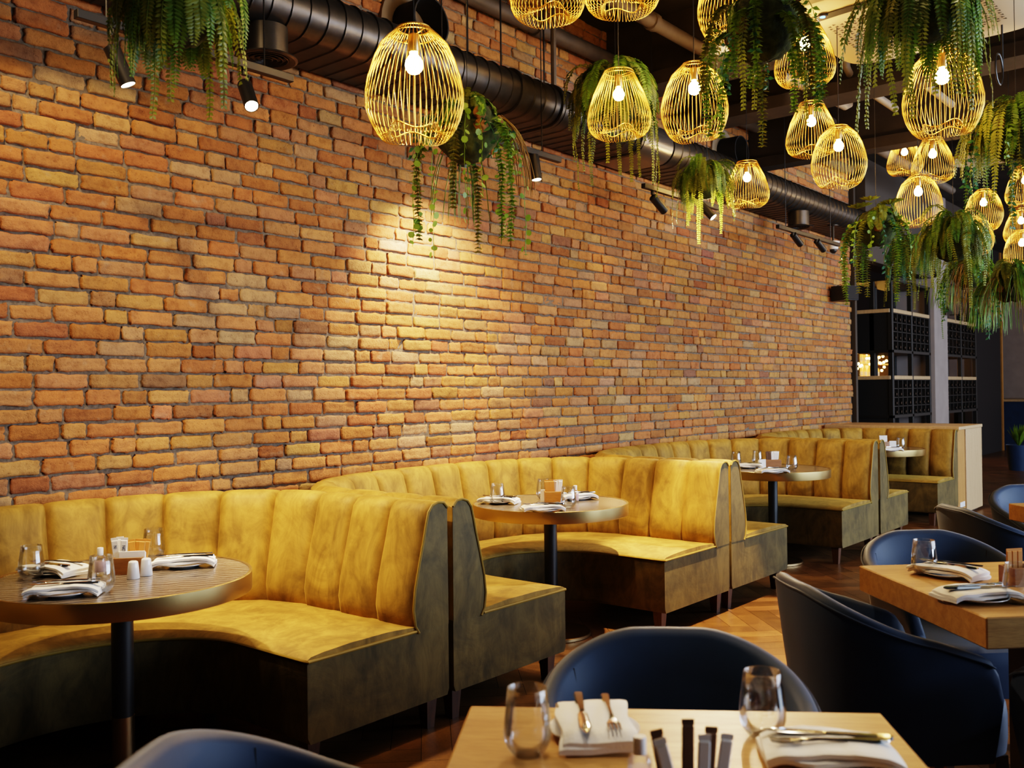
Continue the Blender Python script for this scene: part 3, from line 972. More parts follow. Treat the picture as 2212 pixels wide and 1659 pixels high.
def make_caddy(wood):
    t = thing('condiment_caddy', '', 'caddy')
    W, D, H, th = .105, .075, .06, .006
    mb = MB(); mb.box(-W / 2, W / 2, -D / 2, D / 2, 0, th); mb.build('bottom', wood, t, smooth=0)
    for a, b, c, d in ((-W / 2, W / 2, -D / 2, -D / 2 + th), (-W / 2, W / 2, D / 2 - th, D / 2), (-W / 2, -W / 2 + th, -D / 2 + th, D / 2 - th), (W / 2 - th, W / 2, -D / 2 + th, D / 2 - th)):
        MB().box(a, b, c, d, th, H, .001).build('side_wall', wood, t, smooth=0)
    return t


def make_stick(m):
    t = thing('sugar_stick', '', 'sugar stick')
    sa = MB().box(-.0095, .0095, -.0035, .0035, 0, .10, .002).build('sachet', m, t, smooth=0)
    MB().box(-.010, .010, -.0008, .0008, .10, .108).build('crimp', m, t, smooth=0)
    return t


def make_bottle():
    t = thing('spray_bottle', '', 'bottle')
    MB().lathe([(.001, 0), (.018, 0), (.019, .003), (.019, .062), (.015, .07), (.008, .074), (.008, .078)], 24).build('bottle_body', M['glass'], t, smooth=60)
    MB().lathe([(.0192, .014), (.0195, .015), (.0195, .05), (.0192, .051)], 24).build('label_band', M['lilac'], t, smooth=60)
    MB().lathe([(.0105, .073), (.0105, .098), (.0095, .10), (.001, .10)], 20).build('cap', M['white'], t, smooth=40)
    return t


def make_cards():
    t = thing('napkin_stack', '', 'napkins')
    for k in range(5):
        MB().box(-.045, .045, -.01 + k * .004, -.0065 + k * .004, 0, .075 - k * .002, .0008).build('folded_sheet', M['paper'], t, smooth=0)
    return t


P_gl, P_fk, P_kn, P_pl, P_np = Proto(make_tumbler()), Proto(make_fork()), Proto(make_knife()), Proto(make_plate()), Proto(make_napkin())
P_sh, P_cd, P_ca, P_bo, P_st, P_so, P_sw, P_nk = Proto(make_shaker()), Proto(make_caddy(M['caddywood'])), Proto(make_caddy(M['amberwood'])), Proto(make_bottle()), \
    Proto(make_stick(M['stick_brown'])), Proto(make_stick(M['stick_orange'])), Proto(make_stick(M['paper'])), Proto(make_cards())


def wdir(deg):
    """angle measured from the picture's left-right direction, seen from above"""
    return math.atan2(R0.y, R0.x) + radians(deg)


def setting(p, z, deg, where, forkx=.022, knifex=-.022, flip=0, cross=0., plate_off=(.0, 0)):
    rz = wdir(deg)
    P_pl.put((p.x + plate_off[0], p.y + plate_off[1], z), rz, 'white side plate under the napkin ' + where, 'side plates')
    P_np.put((p.x, p.y, z + .0165), rz, 'white folded linen napkin ' + where, 'folded napkins')
    zz = z + .0165 + .0225
    for pr, off, nm, da in ((P_fk, forkx, 'fork', cross), (P_kn, knifex, 'knife', -cross)):
        a = rz + pi / 2 + pi * flip
        v = Vector((0, off, 0)); v.rotate(Matrix.Rotation(rz, 3, 'Z'))
        pr.put((p.x + v.x, p.y + v.y, zz), a + radians(da), 'polished steel %s lying on the napkin %s' % (nm, where), 'table cutlery')


def glass(px, py, z, where): p = atz(px, py, z); P_gl.put((p.x, p.y, z), 0, 'clear stemless glass tumbler ' + where, 'glass tumblers')


# foreground oak table
z = .75
glass(1140, 1632, z, 'on the foreground oak table, left of the napkin')
glass(1648, 1590, z, 'on the foreground oak table, behind the right napkin')
setting(atz(1283, 1563, z + .02), z, 90, 'on the left of the foreground oak table', forkx=-.03, knifex=.022, flip=0)
setting(atz(1790, 1622, z + .02), z, -8, 'on the right of the foreground oak table', forkx=-.012, knifex=.022, flip=0, cross=6)
p = atz(1494, 1768, z); P_cd.put((p.x, p.y, z), wdir(4), 'dark wooden caddy of sugar sticks at the bottom edge of the foreground table', 'condiment caddies')
for i, (dx, dy, m, tl, w) in enumerate(((-.028, .018, 0, -9, 'leftmost of the brown ones'), (.0, .022, 0, 2, 'tallest in the middle'), (.028, .020, 0, 6, 'rightmost of the brown ones'), (-.02, -.014, 2, -14, 'white, leaning left'),
                                       (.012, -.012, 2, 4, 'white, in front of the middle brown one'), (.036, -.008, 2, 10, 'white, at the right end'))):
    v = Vector((dx, dy, 0)); v.rotate(Matrix.Rotation(wdir(4), 3, 'Z'))
    o = (P_st, None, P_sw)[m].put((p.x + v.x, p.y + v.y, z + .0065 + (.012 if i == 1 else 0)), wdir(4), '%s paper sugar stick in the foreground caddy, %s' % ('brown' if m == 0 else 'slim', w), 'sugar sticks')
    o.rotation_euler = (radians(-4), radians(tl), wdir(4)); o.scale = (1, 1, 1.12)
p = atz(1383, 1728, z); P_bo.put((p.x, p.y, z), 0, 'small spray bottle with a pale cap at the bottom edge of the foreground table', 'spray bottles')

# right oak table
glass(1997, 1242, z, 'on the right oak table, in front of its far napkin')
glass(2200, 1305, z, 'on the right oak table, cut by the right edge')
setting(atz(2048, 1232, z + .02), z, -52, 'on the far side of the right oak table', forkx=.028, knifex=.0, cross=8)
setting(atz(2112, 1283, z + .02), z, 8, 'on the near side of the right oak table', forkx=.018, knifex=-.01, cross=5, flip=1)
p = atz(2205, 1262, z); P_cd.put((p.x, p.y, z), wdir(12), 'dark wooden caddy at the right edge of the right oak table', 'condiment caddies')
for i in range(3):
    v = Vector((-.03 + .02 * i, .015, 0)); v.rotate(Matrix.Rotation(wdir(12), 3, 'Z'))
    o = P_so.put((p.x + v.x, p.y + v.y, z + .0065), wdir(12), 'orange paper sugar stick in the right oak table caddy, %s' % ['left', 'middle', 'right'][i], 'sugar sticks of the right oak table')

# round table 1
z = .7525
glass(68, 1252, z, 'at the left edge of the nearest round table')
glass(219, 1279, z, 'at the front of the nearest round table beside the shakers')
glass(332, 1208, z, 'behind the sugar caddy of the nearest round table')
setting(atz(118, 1228, z + .02), z, -22, 'at the left back of the nearest round table', cross=7)
setting(atz(142, 1272, z + .02), z, 12, 'at the front of the nearest round table', cross=4)
setting(atz(398, 1212, z + .02), z, 14, 'at the right of the nearest round table', cross=3)
p = atz(281, 1237, z); P_cd.put((p.x, p.y, z), wdir(10), 'brown wooden caddy in the middle of the nearest round table', 'condiment caddies')
r10 = Matrix.Rotation(wdir(10), 3, 'Z')
for i, (dx, dy, m, tl) in enumerate(((-.038, -.01, 'w', -6), (-.022, -.014, 'w', 3), (-.03, .012, 'w', -3), (.016, .018, 'o', -8), (.024, .02, 'o', 2), (.03, .012, 'o', 6), (.038, .018, 'o', 10))):
    v = r10 @ Vector((dx, dy, 0)); pr = P_sw if m == 'w' else P_so
    o = pr.put((p.x + v.x, p.y + v.y, z + .0065), 0, ('slim white' if m == 'w' else 'orange') + ' paper stick in the nearest round table caddy, ' + ['leftmost', 'printed one beside the leftmost', 'back left', 'leftmost orange', 'second orange', 'third orange', 'rightmost orange'][i], 'sugar sticks')
    o.rotation_euler = (0, radians(tl), wdir(10)); o.scale = (1.25, 1.25, 1.15 if m == 'w' else 1.05)
    if m == 'w' and i < 2:
        cu = bpy.data.curves.new('lettering', 'FONT'); cu.body = 'NO' if i else 'N'; cu.size = .013; cu.extrude = .0003
        tmp = bpy.data.objects.new('tmp', cu); COL.objects.link(tmp)
        dg = bpy.context.evaluated_depsgraph_get(); me = bpy.data.meshes.new_from_object(tmp.evaluated_get(dg))
        bpy.data.objects.remove(tmp)
        lo = bpy.data.objects.new('lettering', me); COL.objects.link(lo); lo.parent = o; me.materials.clear(); me.materials.append(M['ink'])
        lo.location = (-.004, -.0042, .085); lo.rotation_euler = (radians(90), radians(90), 0)
v = r10 @ Vector((.012, -.014, .0)); P_nk.put((p.x + v.x, p.y + v.y, z + .0065), wdir(10), 'stack of white paper napkins in the caddy of the nearest round table', 'paper napkins')
for (px, py, w) in ((288, 1250, 'left one'), (316, 1243, 'right one')):
    p = atz(px, py, z); P_sh.put((p.x, p.y, z), 0, 'white ceramic shaker on the nearest round table, %s of the pair' % w, 'salt and pepper shakers')
p = atz(217, 1243, z); P_bo.put((p.x, p.y, z), 0, 'small bottle with pink label and white cap on the nearest round table', 'spray bottles')

# round table 2
glass(1075, 1090, z, 'at the left of the second round table')
glass(1174, 1078, z, 'at the back of the second round table')
glass(1228, 1098, z, 'at the front of the second round table')
setting(atz(1078, 1080, z + .02), z, -16, 'at the left of the second round table', cross=4)
setting(atz(1172, 1097, z + .02), z, 10, 'at the front of the second round table', cross=4)
setting(atz(1245, 1072, z + .02), z, 25, 'at the back right of the second round table', cross=4)
p = atz(1196, 1083, z); P_ca.put((p.x, p.y, z), wdir(5), 'amber wooden caddy on the second round table', 'condiment caddies')
for i, (dx, m, tl) in enumerate(((-.03, 'o', -5), (-.015, 'o', 0), (.0, 'o', 4), (.02, 'w', -3), (.035, 'w', 4))):
    v = Matrix.Rotation(wdir(5), 3, 'Z') @ Vector((dx, .012, 0)); pr = P_sw if m == 'w' else P_so
    o = pr.put((p.x + v.x, p.y + v.y, z + .0065), 0, ('slim white' if m == 'w' else 'orange') + ' paper stick in the amber caddy, ' + ['first', 'second', 'third', 'fourth', 'last'][i] + ' from the left', 'sugar sticks')
    o.rotation_euler = (0, radians(tl), wdir(5)); o.scale = (1.3, 1.3, 1.1)
p = atz(1172, 1078, z); 
p = atz(1178, 1082, z); P_nk.put((p.x, p.y, z), wdir(8), 'stack of white paper napkins left of the amber caddy on the second round table', 'paper napkins', (.6, 1, .9))
p = atz(1243, 1086, z); P_bo.put((p.x, p.y, z), 0, 'small white capped bottle on the second round table', 'spray bottles')

# round table 3
glass(1590, 1006, z, 'at the left of the third round table')
glass(1636, 1003, z, 'at the back of the third round table')
glass(1711, 1017, z, 'at the right of the third round table')
setting(atz(1668, 1017, z + .02), z, 8, 'at the front of the third round table', cross=4)
setting(atz(1616, 1006, z + .02), z, -12, 'at the left of the third round table', cross=4)
p = atz(1668, 1008, z); P_cd.put((p.x, p.y, z), wdir(5), 'brown wooden caddy on the third round table', 'condiment caddies', (1.25, 1, 1))
for i, (dx, m, tl) in enumerate(((-.03, 'b', -4), (-.012, 'b', 0), (.01, 'w', -3), (.028, 'w', 2), (.04, 'w', 6))):
    v = Matrix.Rotation(wdir(5), 3, 'Z') @ Vector((dx, .012, 0)); pr = P_sw if m == 'w' else P_st
    o = pr.put((p.x + v.x, p.y + v.y, z + .0065), 0, ('slim white' if m == 'w' else 'brown') + ' paper stick in the third round table caddy, ' + ['first', 'second', 'third', 'fourth', 'last'][i] + ' from the left', 'sugar sticks')
    o.rotation_euler = (0, radians(tl), wdir(5)); o.scale = (1.3, 1.3, 1.1)
p = atz(1646, 1010, z); P_nk.put((p.x, p.y, z), wdir(20), 'stack of white paper napkins left of the caddy on the third round table', 'paper napkins', (.7, 1, .9))

# round table 4
glass(1858, 962, z, 'at the left of the farthest round table')
glass(1886, 960, z, 'at the back of the farthest round table')
glass(1946, 970, z, 'at the right of the farthest round table')
setting(atz(1922, 971, z + .02), z, 10, 'on the farthest round table', cross=4)
p = atz(1908, 966, z); P_cd.put((p.x, p.y, z), wdir(5), 'small wooden caddy on the farthest round table', 'condiment caddies')
for i, dx in enumerate((-.03, -.01, .012, .032)):
    v = Matrix.Rotation(wdir(5), 3, 'Z') @ Vector((dx, .0, 0))
    o = P_sw.put((p.x + v.x, p.y + v.y, z + .0065), wdir(5), 'slim white paper stick in the farthest round table caddy, %s from the left' % ['first', 'second', 'third', 'last'][i], 'sugar sticks')
    o.scale = (1.3, 1.3, 1.1)
p = atz(1928, 966, z); P_nk.put((p.x, p.y, z), wdir(0), 'stack of white paper napkins on the farthest round table', 'paper napkins', (.8, 1, .9))


# ------------------------------------------------------------------ wire pendants
def make_pendant(kind):
    t = thing('wire_pendant_lamp', '', 'pendant lamp')
    if kind == 'egg':
        prof = [(.33, 2.27), (.43, 2.18), (.56, 2.06), (.69, 1.92), (.83, 1.61), (.935, 1.28), (.995, .95), (.985, .70), (.915, .45), (.84, .28), (.765, .15), (.68, .05), (.59, .01), (.52, .05), (.48, .14)]
        H, zr, nw, rt_ = 2.27, 2.14, 50, .33
    else:
        prof = [(.45, 2.08), (.50, 1.99), (.58, 1.83), (.69, 1.60), (.81, 1.34), (.92, 1.0), (.985, .72), (1., .52), (.97, .34), (.90, .19), (.80, .08), (.70, .02), (.61, .02), (.54, .07), (.49, .15)]
        H, zr, nw, rt_ = 2.08, 1.96, 50, .45
    mb = MB(); ring = []
    lift = lambda a: .085 * (1 + cos(3 * a + 1.2))
    n = len(prof)
    for k in range(nw):
        a = 2 * pi * k / nw; pts = []
        for i, (r, z) in enumerate(prof):
            w = max(0, (i - (n - 6)) / 5)
            pts.append((r * cos(a), r * sin(a), z + lift(a) * w ** 1.5))
        mb.tube(pts, .009, 4, cap=False); ring.append(pts[-1])
    cg = mb.build('wire_cage', M['gold'], t, smooth=180)
    b = MB(); b.tube([(rt_ * cos(2 * pi * k / 40), rt_ * sin(2 * pi * k / 40), H) for k in range(41)], .02, 5, cap=False)
    rr = .46 if kind == 'egg' else .515
    b.tube([(rr * cos(2 * pi * k / 40), rr * sin(2 * pi * k / 40), zr) for k in range(41)], .014, 4, cap=False)
    b.tube([(-rr, 0, zr), (rr, 0, zr)], .014, 4); b.build('top_ring', M['gold'], cg, smooth=180)
    MB().tube(ring + [ring[0]], .016, 5, cap=False).build('wavy_ring', M['gold'], cg, smooth=180)
    so = MB().lathe([(.03, H - .08), (.11, H - .12), (.115, H - .14), (.115, H - .46), (.10, H - .48), (.001, H - .48)], 20).build('socket', M['brass'], t, smooth=40)
    s0 = H - .48
    MB().lathe([(.07, s0), (.08, s0 - .05), (.125, s0 - .10), (.165, s0 - .17), (.182, s0 - .25), (.165, s0 - .34), (.115, s0 - .405), (.05, s0 - .432), (.001, s0 - .435)], 20).build('bulb', M['bulb'], so, smooth=180)
    t['H'] = H
    return t
PEND = {'egg': Proto(make_pendant('egg')), 'dome': Proto(make_pendant('dome'))}
for k in PEND.values(): k.H = k.root['H']; del k.root['H']


def pendant(cx, top, bot, width, kind, label, R=.172, dep=None):
    H = PEND[kind].H
    if dep is None: dep = FPX * 2 * R / width
    else: R = dep * width / FPX / 2
    c = atd(cx, (top + bot) / 2, dep)
    zb = c.z - R * H / 2
    t = PEND[kind].put((c.x, c.y, zb), random.uniform(0, 6), label, 'gold wire pendant lamps', R)
    top_z = (CZ - zb) / R
    MB().tube([(0, 0, H - .1), (0, 0, top_z)], .0025 / R, 6).build('cable', M['black'], t)
    return t
pendant(895, 62, 305, 214, 'egg', 'largest gold wire egg pendant, hanging alone left of the mossy ball')
pendant(1182, -128, 47, 162, 'dome', 'gold wire pendant cut by the top edge, left one of the pair')
pendant(1343, -145, 32, 164, 'dome', 'gold wire pendant cut by the top edge, right one of the pair')
pendant(1337, 153, 299, 137, 'dome', 'gold wire dome pendant in front of the fern ball at top centre')
pendant(1500, 136, 305, 144, 'egg', 'gold wire egg pendant right of the fern ball at top centre')
pendant(1583, -80, 84, 152, 'egg', 'gold wire pendant mostly hidden behind the big trailing moss ball', dep=5.6)
pendant(1738, 48, 185, 128, 'dome', 'gold wire dome pendant behind the trailing stems, in front of the air conditioner')
pendant(1753, 222, 338, 109, 'dome', 'gold wire dome pendant under the trailing moss ball, left one of the overlapping two')
pendant(1812, 277, 402, 116, 'egg', 'gold wire egg pendant overlapping the dome on its left', dep=5.6)
pendant(1614, 350, 447, 93, 'dome', 'gold wire dome pendant right of the middle fern, lowest along the wall')
pendant(2036, 112, 287, 164, 'egg', 'large gold wire egg pendant hanging below the upper right fern')
pendant(1954, 298, 382, 73, 'dome', 'gold wire dome pendant of the cluster of three, upper left one', dep=9.0)
pendant(2015, 302, 392, 89, 'dome', 'gold wire dome pendant of the cluster of three, upper right one')
pendant(1984, 386, 482, 97, 'egg', 'gold wire egg pendant of the cluster of three, lowest one')
pendant(2160, 246, 320, 86, 'egg', 'gold wire pendant behind the fern at the right edge, lit side showing', dep=8.2)
pendant(2125, 420, 487, 77, 'egg', 'gold wire pendant half hidden behind leaves right of the low ferns')
pendant(2108, 470, 549, 72, 'egg', 'gold wire pendant peeking out behind the low fern ball', dep=10.2)
pendant(2206, 460, 516, 70, 'dome', 'gold wire pendant at the right edge, upper of the two stacked there')
pendant(2208, 510, 570, 74, 'egg', 'gold wire pendant at the right edge, lower of the two stacked there', dep=8.6)
pendant(2215, 372, 432, 80, 'dome', 'gold wire pendant at the right edge behind the leaves, above the stacked two', dep=8.9)


# ------------------------------------------------------------------ hanging plants
def leaf(mb, p, d, n, L, w):
    """diamond leaf, slightly folded"""
    s = d.cross(n); 
    if s.length < 1e-6: return
    s.normalize()
    a = p; m = p + d * (L * .45); tip = p + d * L - Vector((0, 0, L * .12))
    o = len(mb.v)
    mb.v.extend([tuple(a), tuple(m + s * w + n * w * .3), tuple(tip), tuple(m - s * w + n * w * .3)])
    mb.f.extend([(o, o + 1, o + 2), (o, o + 2, o + 3)]); mb.mi.extend([mb.cur, mb.cur])


def frond(mb, p0, az, el, L, g, lw, nseg=26, dens=1.):
    d = Vector((cos(az) * cos(el), sin(az) * cos(el), sin(el))); p = Vector(p0); st = L / nseg
    path = [p.copy()]
    for i in range(nseg):
        d = (d + Vector((random.gauss(0, .03), random.gauss(0, .03), -g))).normalized(); p = p + d * st; path.append(p.copy())
        t = (i + 1) / nseg; ll = lw * (sin(pi * min(1, t * .82 + .12)) ** .7)
        side = d.cross(Vector((0, 0, 1)))
        if side.length < .25: side = Vector((-sin(az), cos(az), 0))
        side.normalize(); nn = side.cross(d).normalized()
        for s in (-1, 1):
            ld = (side * s + d * .45 + nn * random.uniform(-.15, .2)).normalized()
            leaf(mb, p, ld, nn, ll, ll * .28)
    mb.tube(path[::2], .0012, 3, cap=False)


def stem(name, style, p0, az, L, parent, r=.012):
    """one hanging strand with its leaves"""
    mb = MB(); p = Vector(p0); d = Vector((cos(az) * .55, sin(az) * .55, .1)); path = [p.copy()]
    n = max(10, int(L / .016)); st = L / n
    for i in range(n):
        d = (d + Vector((random.gauss(0, .05), random.gauss(0, .05), -.25))).normalized(); p = p + d * st; path.append(p.copy())
        t = i / n
        if style == 'tail':                                # thick, densely leaved tail
            for k in range(10):
                a = random.uniform(0, 6.28); o = Vector((cos(a), sin(a), -.35)).normalized()
                leaf(mb, p, o, Vector((0, 0, 1)).cross(o).cross(o).normalized(), r * random.uniform(1.0, 1.5) * (1 - .35 * t), r * .36)
        elif style == 'bead':
            if i % 2 == 0:
                a = random.uniform(0, 6.28); o = Vector((cos(a), sin(a), random.uniform(-.5, .3))).normalized(); c = p + o * .014
                nn = Vector((random.gauss(0, 1), random.gauss(0, 1), random.gauss(0, .6))).normalized(); u = nn.orthogonal().normalized(); v = nn.cross(u)
                q = random.uniform(.008, .016); b = len(mb.v)
                for k in range(7): mb.v.append(tuple(c + u * (q * cos(k * .8976)) + v * (q * sin(k * .8976))))
                mb.f.append(tuple(range(b, b + 7))); mb.mi.append(0)
        elif style == 'fern':
            a = az + pi / 2
            for s in (-1, 1):
                o = (Vector((cos(a) * s, sin(a) * s, -.55)) + Vector((random.gauss(0, .15), random.gauss(0, .15), 0))).normalized()
                leaf(mb, p, o, d.cross(o).normalized(), .03 * (1 - .55 * t), .0062)
        elif style == 'leafy':
            if i % 2 == 0:
                for s in (0, 1):
                    a = random.uniform(0, 6.28); o = Vector((cos(a), sin(a), random.uniform(-.8, .1))).normalized()
                    leaf(mb, p, o, d.cross(o).normalized() if d.cross(o).length > .1 else Vector((1, 0, 0)), random.uniform(.022, .038), .009)
    mb.tube(path, .0016, 3, cap=False)
    if style == 'grass':
        mb = MB()
        for k in range(16):
            q = Vector(p0) + Vector((random.gauss(0, .014), random.gauss(0, .014), 0)); dd = Vector((cos(az) * .5 + random.gauss(0, .2), sin(az) * .5 + random.gauss(0, .2), .1)); pts = [q.copy()]
            for i in range(9):
                dd = (dd + Vector((random.gauss(0, .06), random.gauss(0, .06), -.4))).normalized(); q = q + dd * (L * random.uniform(.7, 1.05) / 9); pts.append(q.copy())
            mb.tube(pts, [.0022] * 9 + [.0006], 3, cap=False)
    mat = {'tail': M['leaf_lime'] if random.random() < .6 else M['fern_olive'], 'bead': M['leaf_lime'], 'fern': M['fern_olive'], 'leafy': M['leaf_dark'] if random.random() < .5 else M['leaf_lime'], 'grass': M['straw'] if random.random() < .45 else M['leaf_lime']}[style]
    return mb.build(name, mat, parent, smooth=0)


def plant(cx, cy, dep, rad, label, nf=60, L=(.22, .38), mat='fern', stems=(), el=(.1, 1.2), ball='moss', lw=.034, g=.185, lichen=0, toff=.3):
    c = atd(cx, cy, dep)
    t = thing('hanging_plant', label, 'hanging plant', c, 0, 'hanging greenery between the pendants')
    mb = MB(); mb.sphere(rad, (0, 0, 0), 26, 18)
    for i, v in enumerate(mb.v):
        q = Vector(v); k = 1 + .12 * noise.noise(q * 18) + .10 * noise.noise(q * 45); mb.v[i] = tuple(q * k)
    mb.build('moss_ball', M[ball], t, smooth=180)
    for k in range(lichen):
        a = random.uniform(0, 6.28); e = random.uniform(-.8, .5); b = MB()
        b.sphere(rad * .22, (0, 0, 0), 10, 7)
        for i, v in enumerate(b.v):
            q = Vector(v); b.v[i] = tuple(q * (1 + .35 * noise.noise(q * 60 + Vector((k, 0, 0)))) + Vector((cos(a) * cos(e), sin(a) * cos(e), sin(e))) * rad * .98)
        b.build('lichen_clump', M['bark'], t, smooth=180)
    if nf:
        for grp in range(3):
            mb = MB()
            for k in range(nf // 3):
                az = random.uniform(0, 2 * pi); e = random.uniform(*el); ph = random.uniform(.1, 1.)
                p0 = Vector((cos(az) * rad * .8 * ph, sin(az) * rad * .8 * ph, rad * (1 - .7 * ph) + rad * toff))
                frond(mb, p0, az, e, random.uniform(*L), g * random.uniform(.8, 1.25), lw * random.uniform(.75, 1.15))
            mb.build('fern_fronds', M[[mat, mat, 'fern_olive' if mat == 'fern' else 'fern'][grp]], t, smooth=0)
    for sname, style, n, l0, l1, rr in stems:
        for k in range(n):
            az = 2 * pi * (k + random.random()) / n
            p0 = Vector((cos(az) * rad * .95, sin(az) * rad * .95, rad * random.uniform(-.1, .75)))
            stem(sname, style, p0, az, random.uniform(l0, l1), t, rr)
    MB().tube([(0, 0, rad * .8), (0, 0, CZ - c.z)], .0018, 5).build('hanging_wire', M['black'], t)
    return t


TS = 'trailing_stem'
plant(388, 20, 2.95, .115, 'dense green fern hanging at the upper left between two track spotlights', 96, (.22, .36), 'fern', [(TS, 'fern', 9, .30, .46, .01)], el=(-.2, 1.1))
plant(1010, 285, 4.0, .135, 'mossy ball with round-leaved trailing strings behind the largest egg pendant', 18, (.12, .2), 'fern',
      [(TS, 'bead', 9, .30, .62, .01), ('moss_tail', 'tail', 5, .34, .56, .026), (TS, 'grass', 2, .4, .5, .01), ('leafy_sprig', 'leafy', 18, .10, .24, .01)], lichen=5)
plant(1330, 212, 5.9, .17, 'olive fern hanging behind the dome pendant at top centre', 126, (.30, .46), 'fern_olive', [(TS, 'fern', 14, .40, .70, .01)], el=(-.1, 1.1), lw=.046)
plant(1520, 395, 7.0, .125, 'bushy fern hanging in the middle of the wall above the glaring spotlight', 90, (.22, .36), 'fern_olive', [(TS, 'fern', 9, .3, .46, .01)], el=(-.1, 1.2))
plant(1648, 60, 3.9, .145, 'large dark moss ball with thick green trailing tails at the top', 12, (.1, .18), 'fern',
      [('moss_tail', 'tail', 12, .30, .50, .026), (TS, 'leafy', 10, .15, .4, .01), (TS, 'fern', 6, .3, .45, .01)], lichen=6)
plant(1990, 22, 3.5, .125, 'broad fern hanging from the top edge above the large egg pendant', 90, (.26, .44), 'fern', [(TS, 'fern', 14, .32, .52, .01)], el=(-.2, 1.0))
plant(2195, 285, 4.6, .14, 'fern with mixed vines cut by the right edge', 84, (.24, .42), 'fern_olive', [(TS, 'leafy', 8, .25, .5, .01), ('moss_tail', 'tail', 6, .3, .6, .014), (TS, 'fern', 6, .3, .5, .01)], el=(-.2, 1.0), lichen=2)
plant(1893, 492, 6.2, .125, 'hanging moss ball with yellow rosettes on top and tails, nearest the dark corner post', 16, (.14, .22), 'fern_olive',
      [('moss_tail', 'tail', 9, .35, .6, .028), (TS, 'leafy', 12, .12, .4, .01), (TS, 'bead', 3, .3, .5, .01)], lichen=2)
plant(1968, 545, 8.7, .13, 'dark green hanging plant behind and between the rosette ball and the low fern', 60, (.25, .42), 'leaf_dark', [(TS, 'fern', 8, .35, .55, .01), ('moss_tail', 'tail', 4, .4, .55, .017)], el=(-.3, .9))
plant(2060, 522, 6.6, .14, 'low spreading fern ball under the cluster of three pendants', 90, (.24, .40), 'fern_olive', [(TS, 'fern', 12, .3, .52, .01)], el=(-.1, 1.2))
plant(2092, 590, 8.1, .13, 'lowest hanging ball with long bright green grass tails near the bottle racks', 24, (.16, .26), 'fern',
      [('moss_tail', 'tail', 9, .35, .62, .016), ('grass_strand', 'grass', 8, .4, .6, .01), (TS, 'bead', 8, .2, .4, .01), (TS, 'leafy', 8, .2, .45, .01)], lichen=1)
plant(2185, 612, 6.9, .14, 'hanging ball with straw coloured strands at the right edge', 24, (.18, .28), 'fern_olive',
      [('grass_strand', 'grass', 12, .3, .55, .01), (TS, 'leafy', 8, .2, .5, .01)], lichen=4)
# yellow-green rosettes on the rosette ball
for o in [o for o in COL.objects if o.get('label', '').startswith('hanging moss ball with yellow rosettes')]:
    for k in range(6):
        mb = MB(); a0 = k * 1.05
        p = Vector((.12 * cos(a0), .12 * sin(a0), .13 + .03 * (k % 2)))
        for j in range(9):
            a = j * .698; d = Vector((cos(a), sin(a), .45)).normalized(); leaf(mb, p, d, Vector((0, 0, 1)), .075, .018)
        mb.build('rosette', M['fern_olive'], o, smooth=0)


# ------------------------------------------------------------------ ceiling units
t = thing('ceiling_air_conditioner', 'beige ceiling cassette air conditioner with perforated panel and blue display', 'air conditioner', (5.80, -2.42, 3.56))
mb = MB(); n = 48
def sq(s, e=.28):
    return [(s * abs(cos(a)) ** e * (1 if cos(a) >= 0 else -1), s * abs(sin(a)) ** e * (1 if sin(a) >= 0 else -1)) for a in [2 * pi * k / n for k in range(n)]]
mb.grid([[(x, y, z) for x, y in sq(s)] for s, z in ((.50, .14), (.585, .06), (.60, .02), (.575, 0), (.40, -.015))], closed_u=True); mb.face([4 * n + k for k in range(n)][::-1])
mb.build('fascia', M['cream'], t, smooth=40)
MB().box(-.45, .45, -.45, .45, .10, CZ - 3.56, .01).build('housing', M['blackmatte'], t)
mb = MB(); mb.grid([[(-.44 + .05 * ((k - 18) / 18) ** 2 - w, -.50 + k / 36., -.0165) for k in range(37)] for w in (0, .075)]); mb.build('air_slot', M['rack'], t, smooth=0)
mb = MB()
for i in range(16):
    for j in range(24):
        x = -.30 + i * .038 + (.019 if j % 2 else 0); y = -.42 + j * .036; s = .013
        up = 1 if (i + j) % 2 else -1
        mb.add([(x - s, y - s * .8 * up, -.0175), (x + s, y - s * .8 * up, -.0175), (x, y + s * .9 * up, -.0175)], [(0, 1, 2)])
mb.build('perforation', pm('perforation_dark', (.10, .075, .045), .8), t, smooth=0)
q = atz(1777, 37, 3.536) - Vector((5.80, -2.42, 3.56))
MB().lathe([(.001, 0), (.03, 0), (.03, .006), (.001, .006)], 24, (q.x, q.y, -.024)).build('display_disc', M['black'], t, smooth=30)
MB().lathe([(.010, 0), (.015, 0)], 20, (q.x, q.y, -.0245)).build('display_ring', M['bluelight'], t, smooth=0)
MB().lathe([(.0005, 0), (.005, 0)], 12, (q.x, q.y, -.0245)).build('display_dot', M['bluelight'], t, smooth=0)

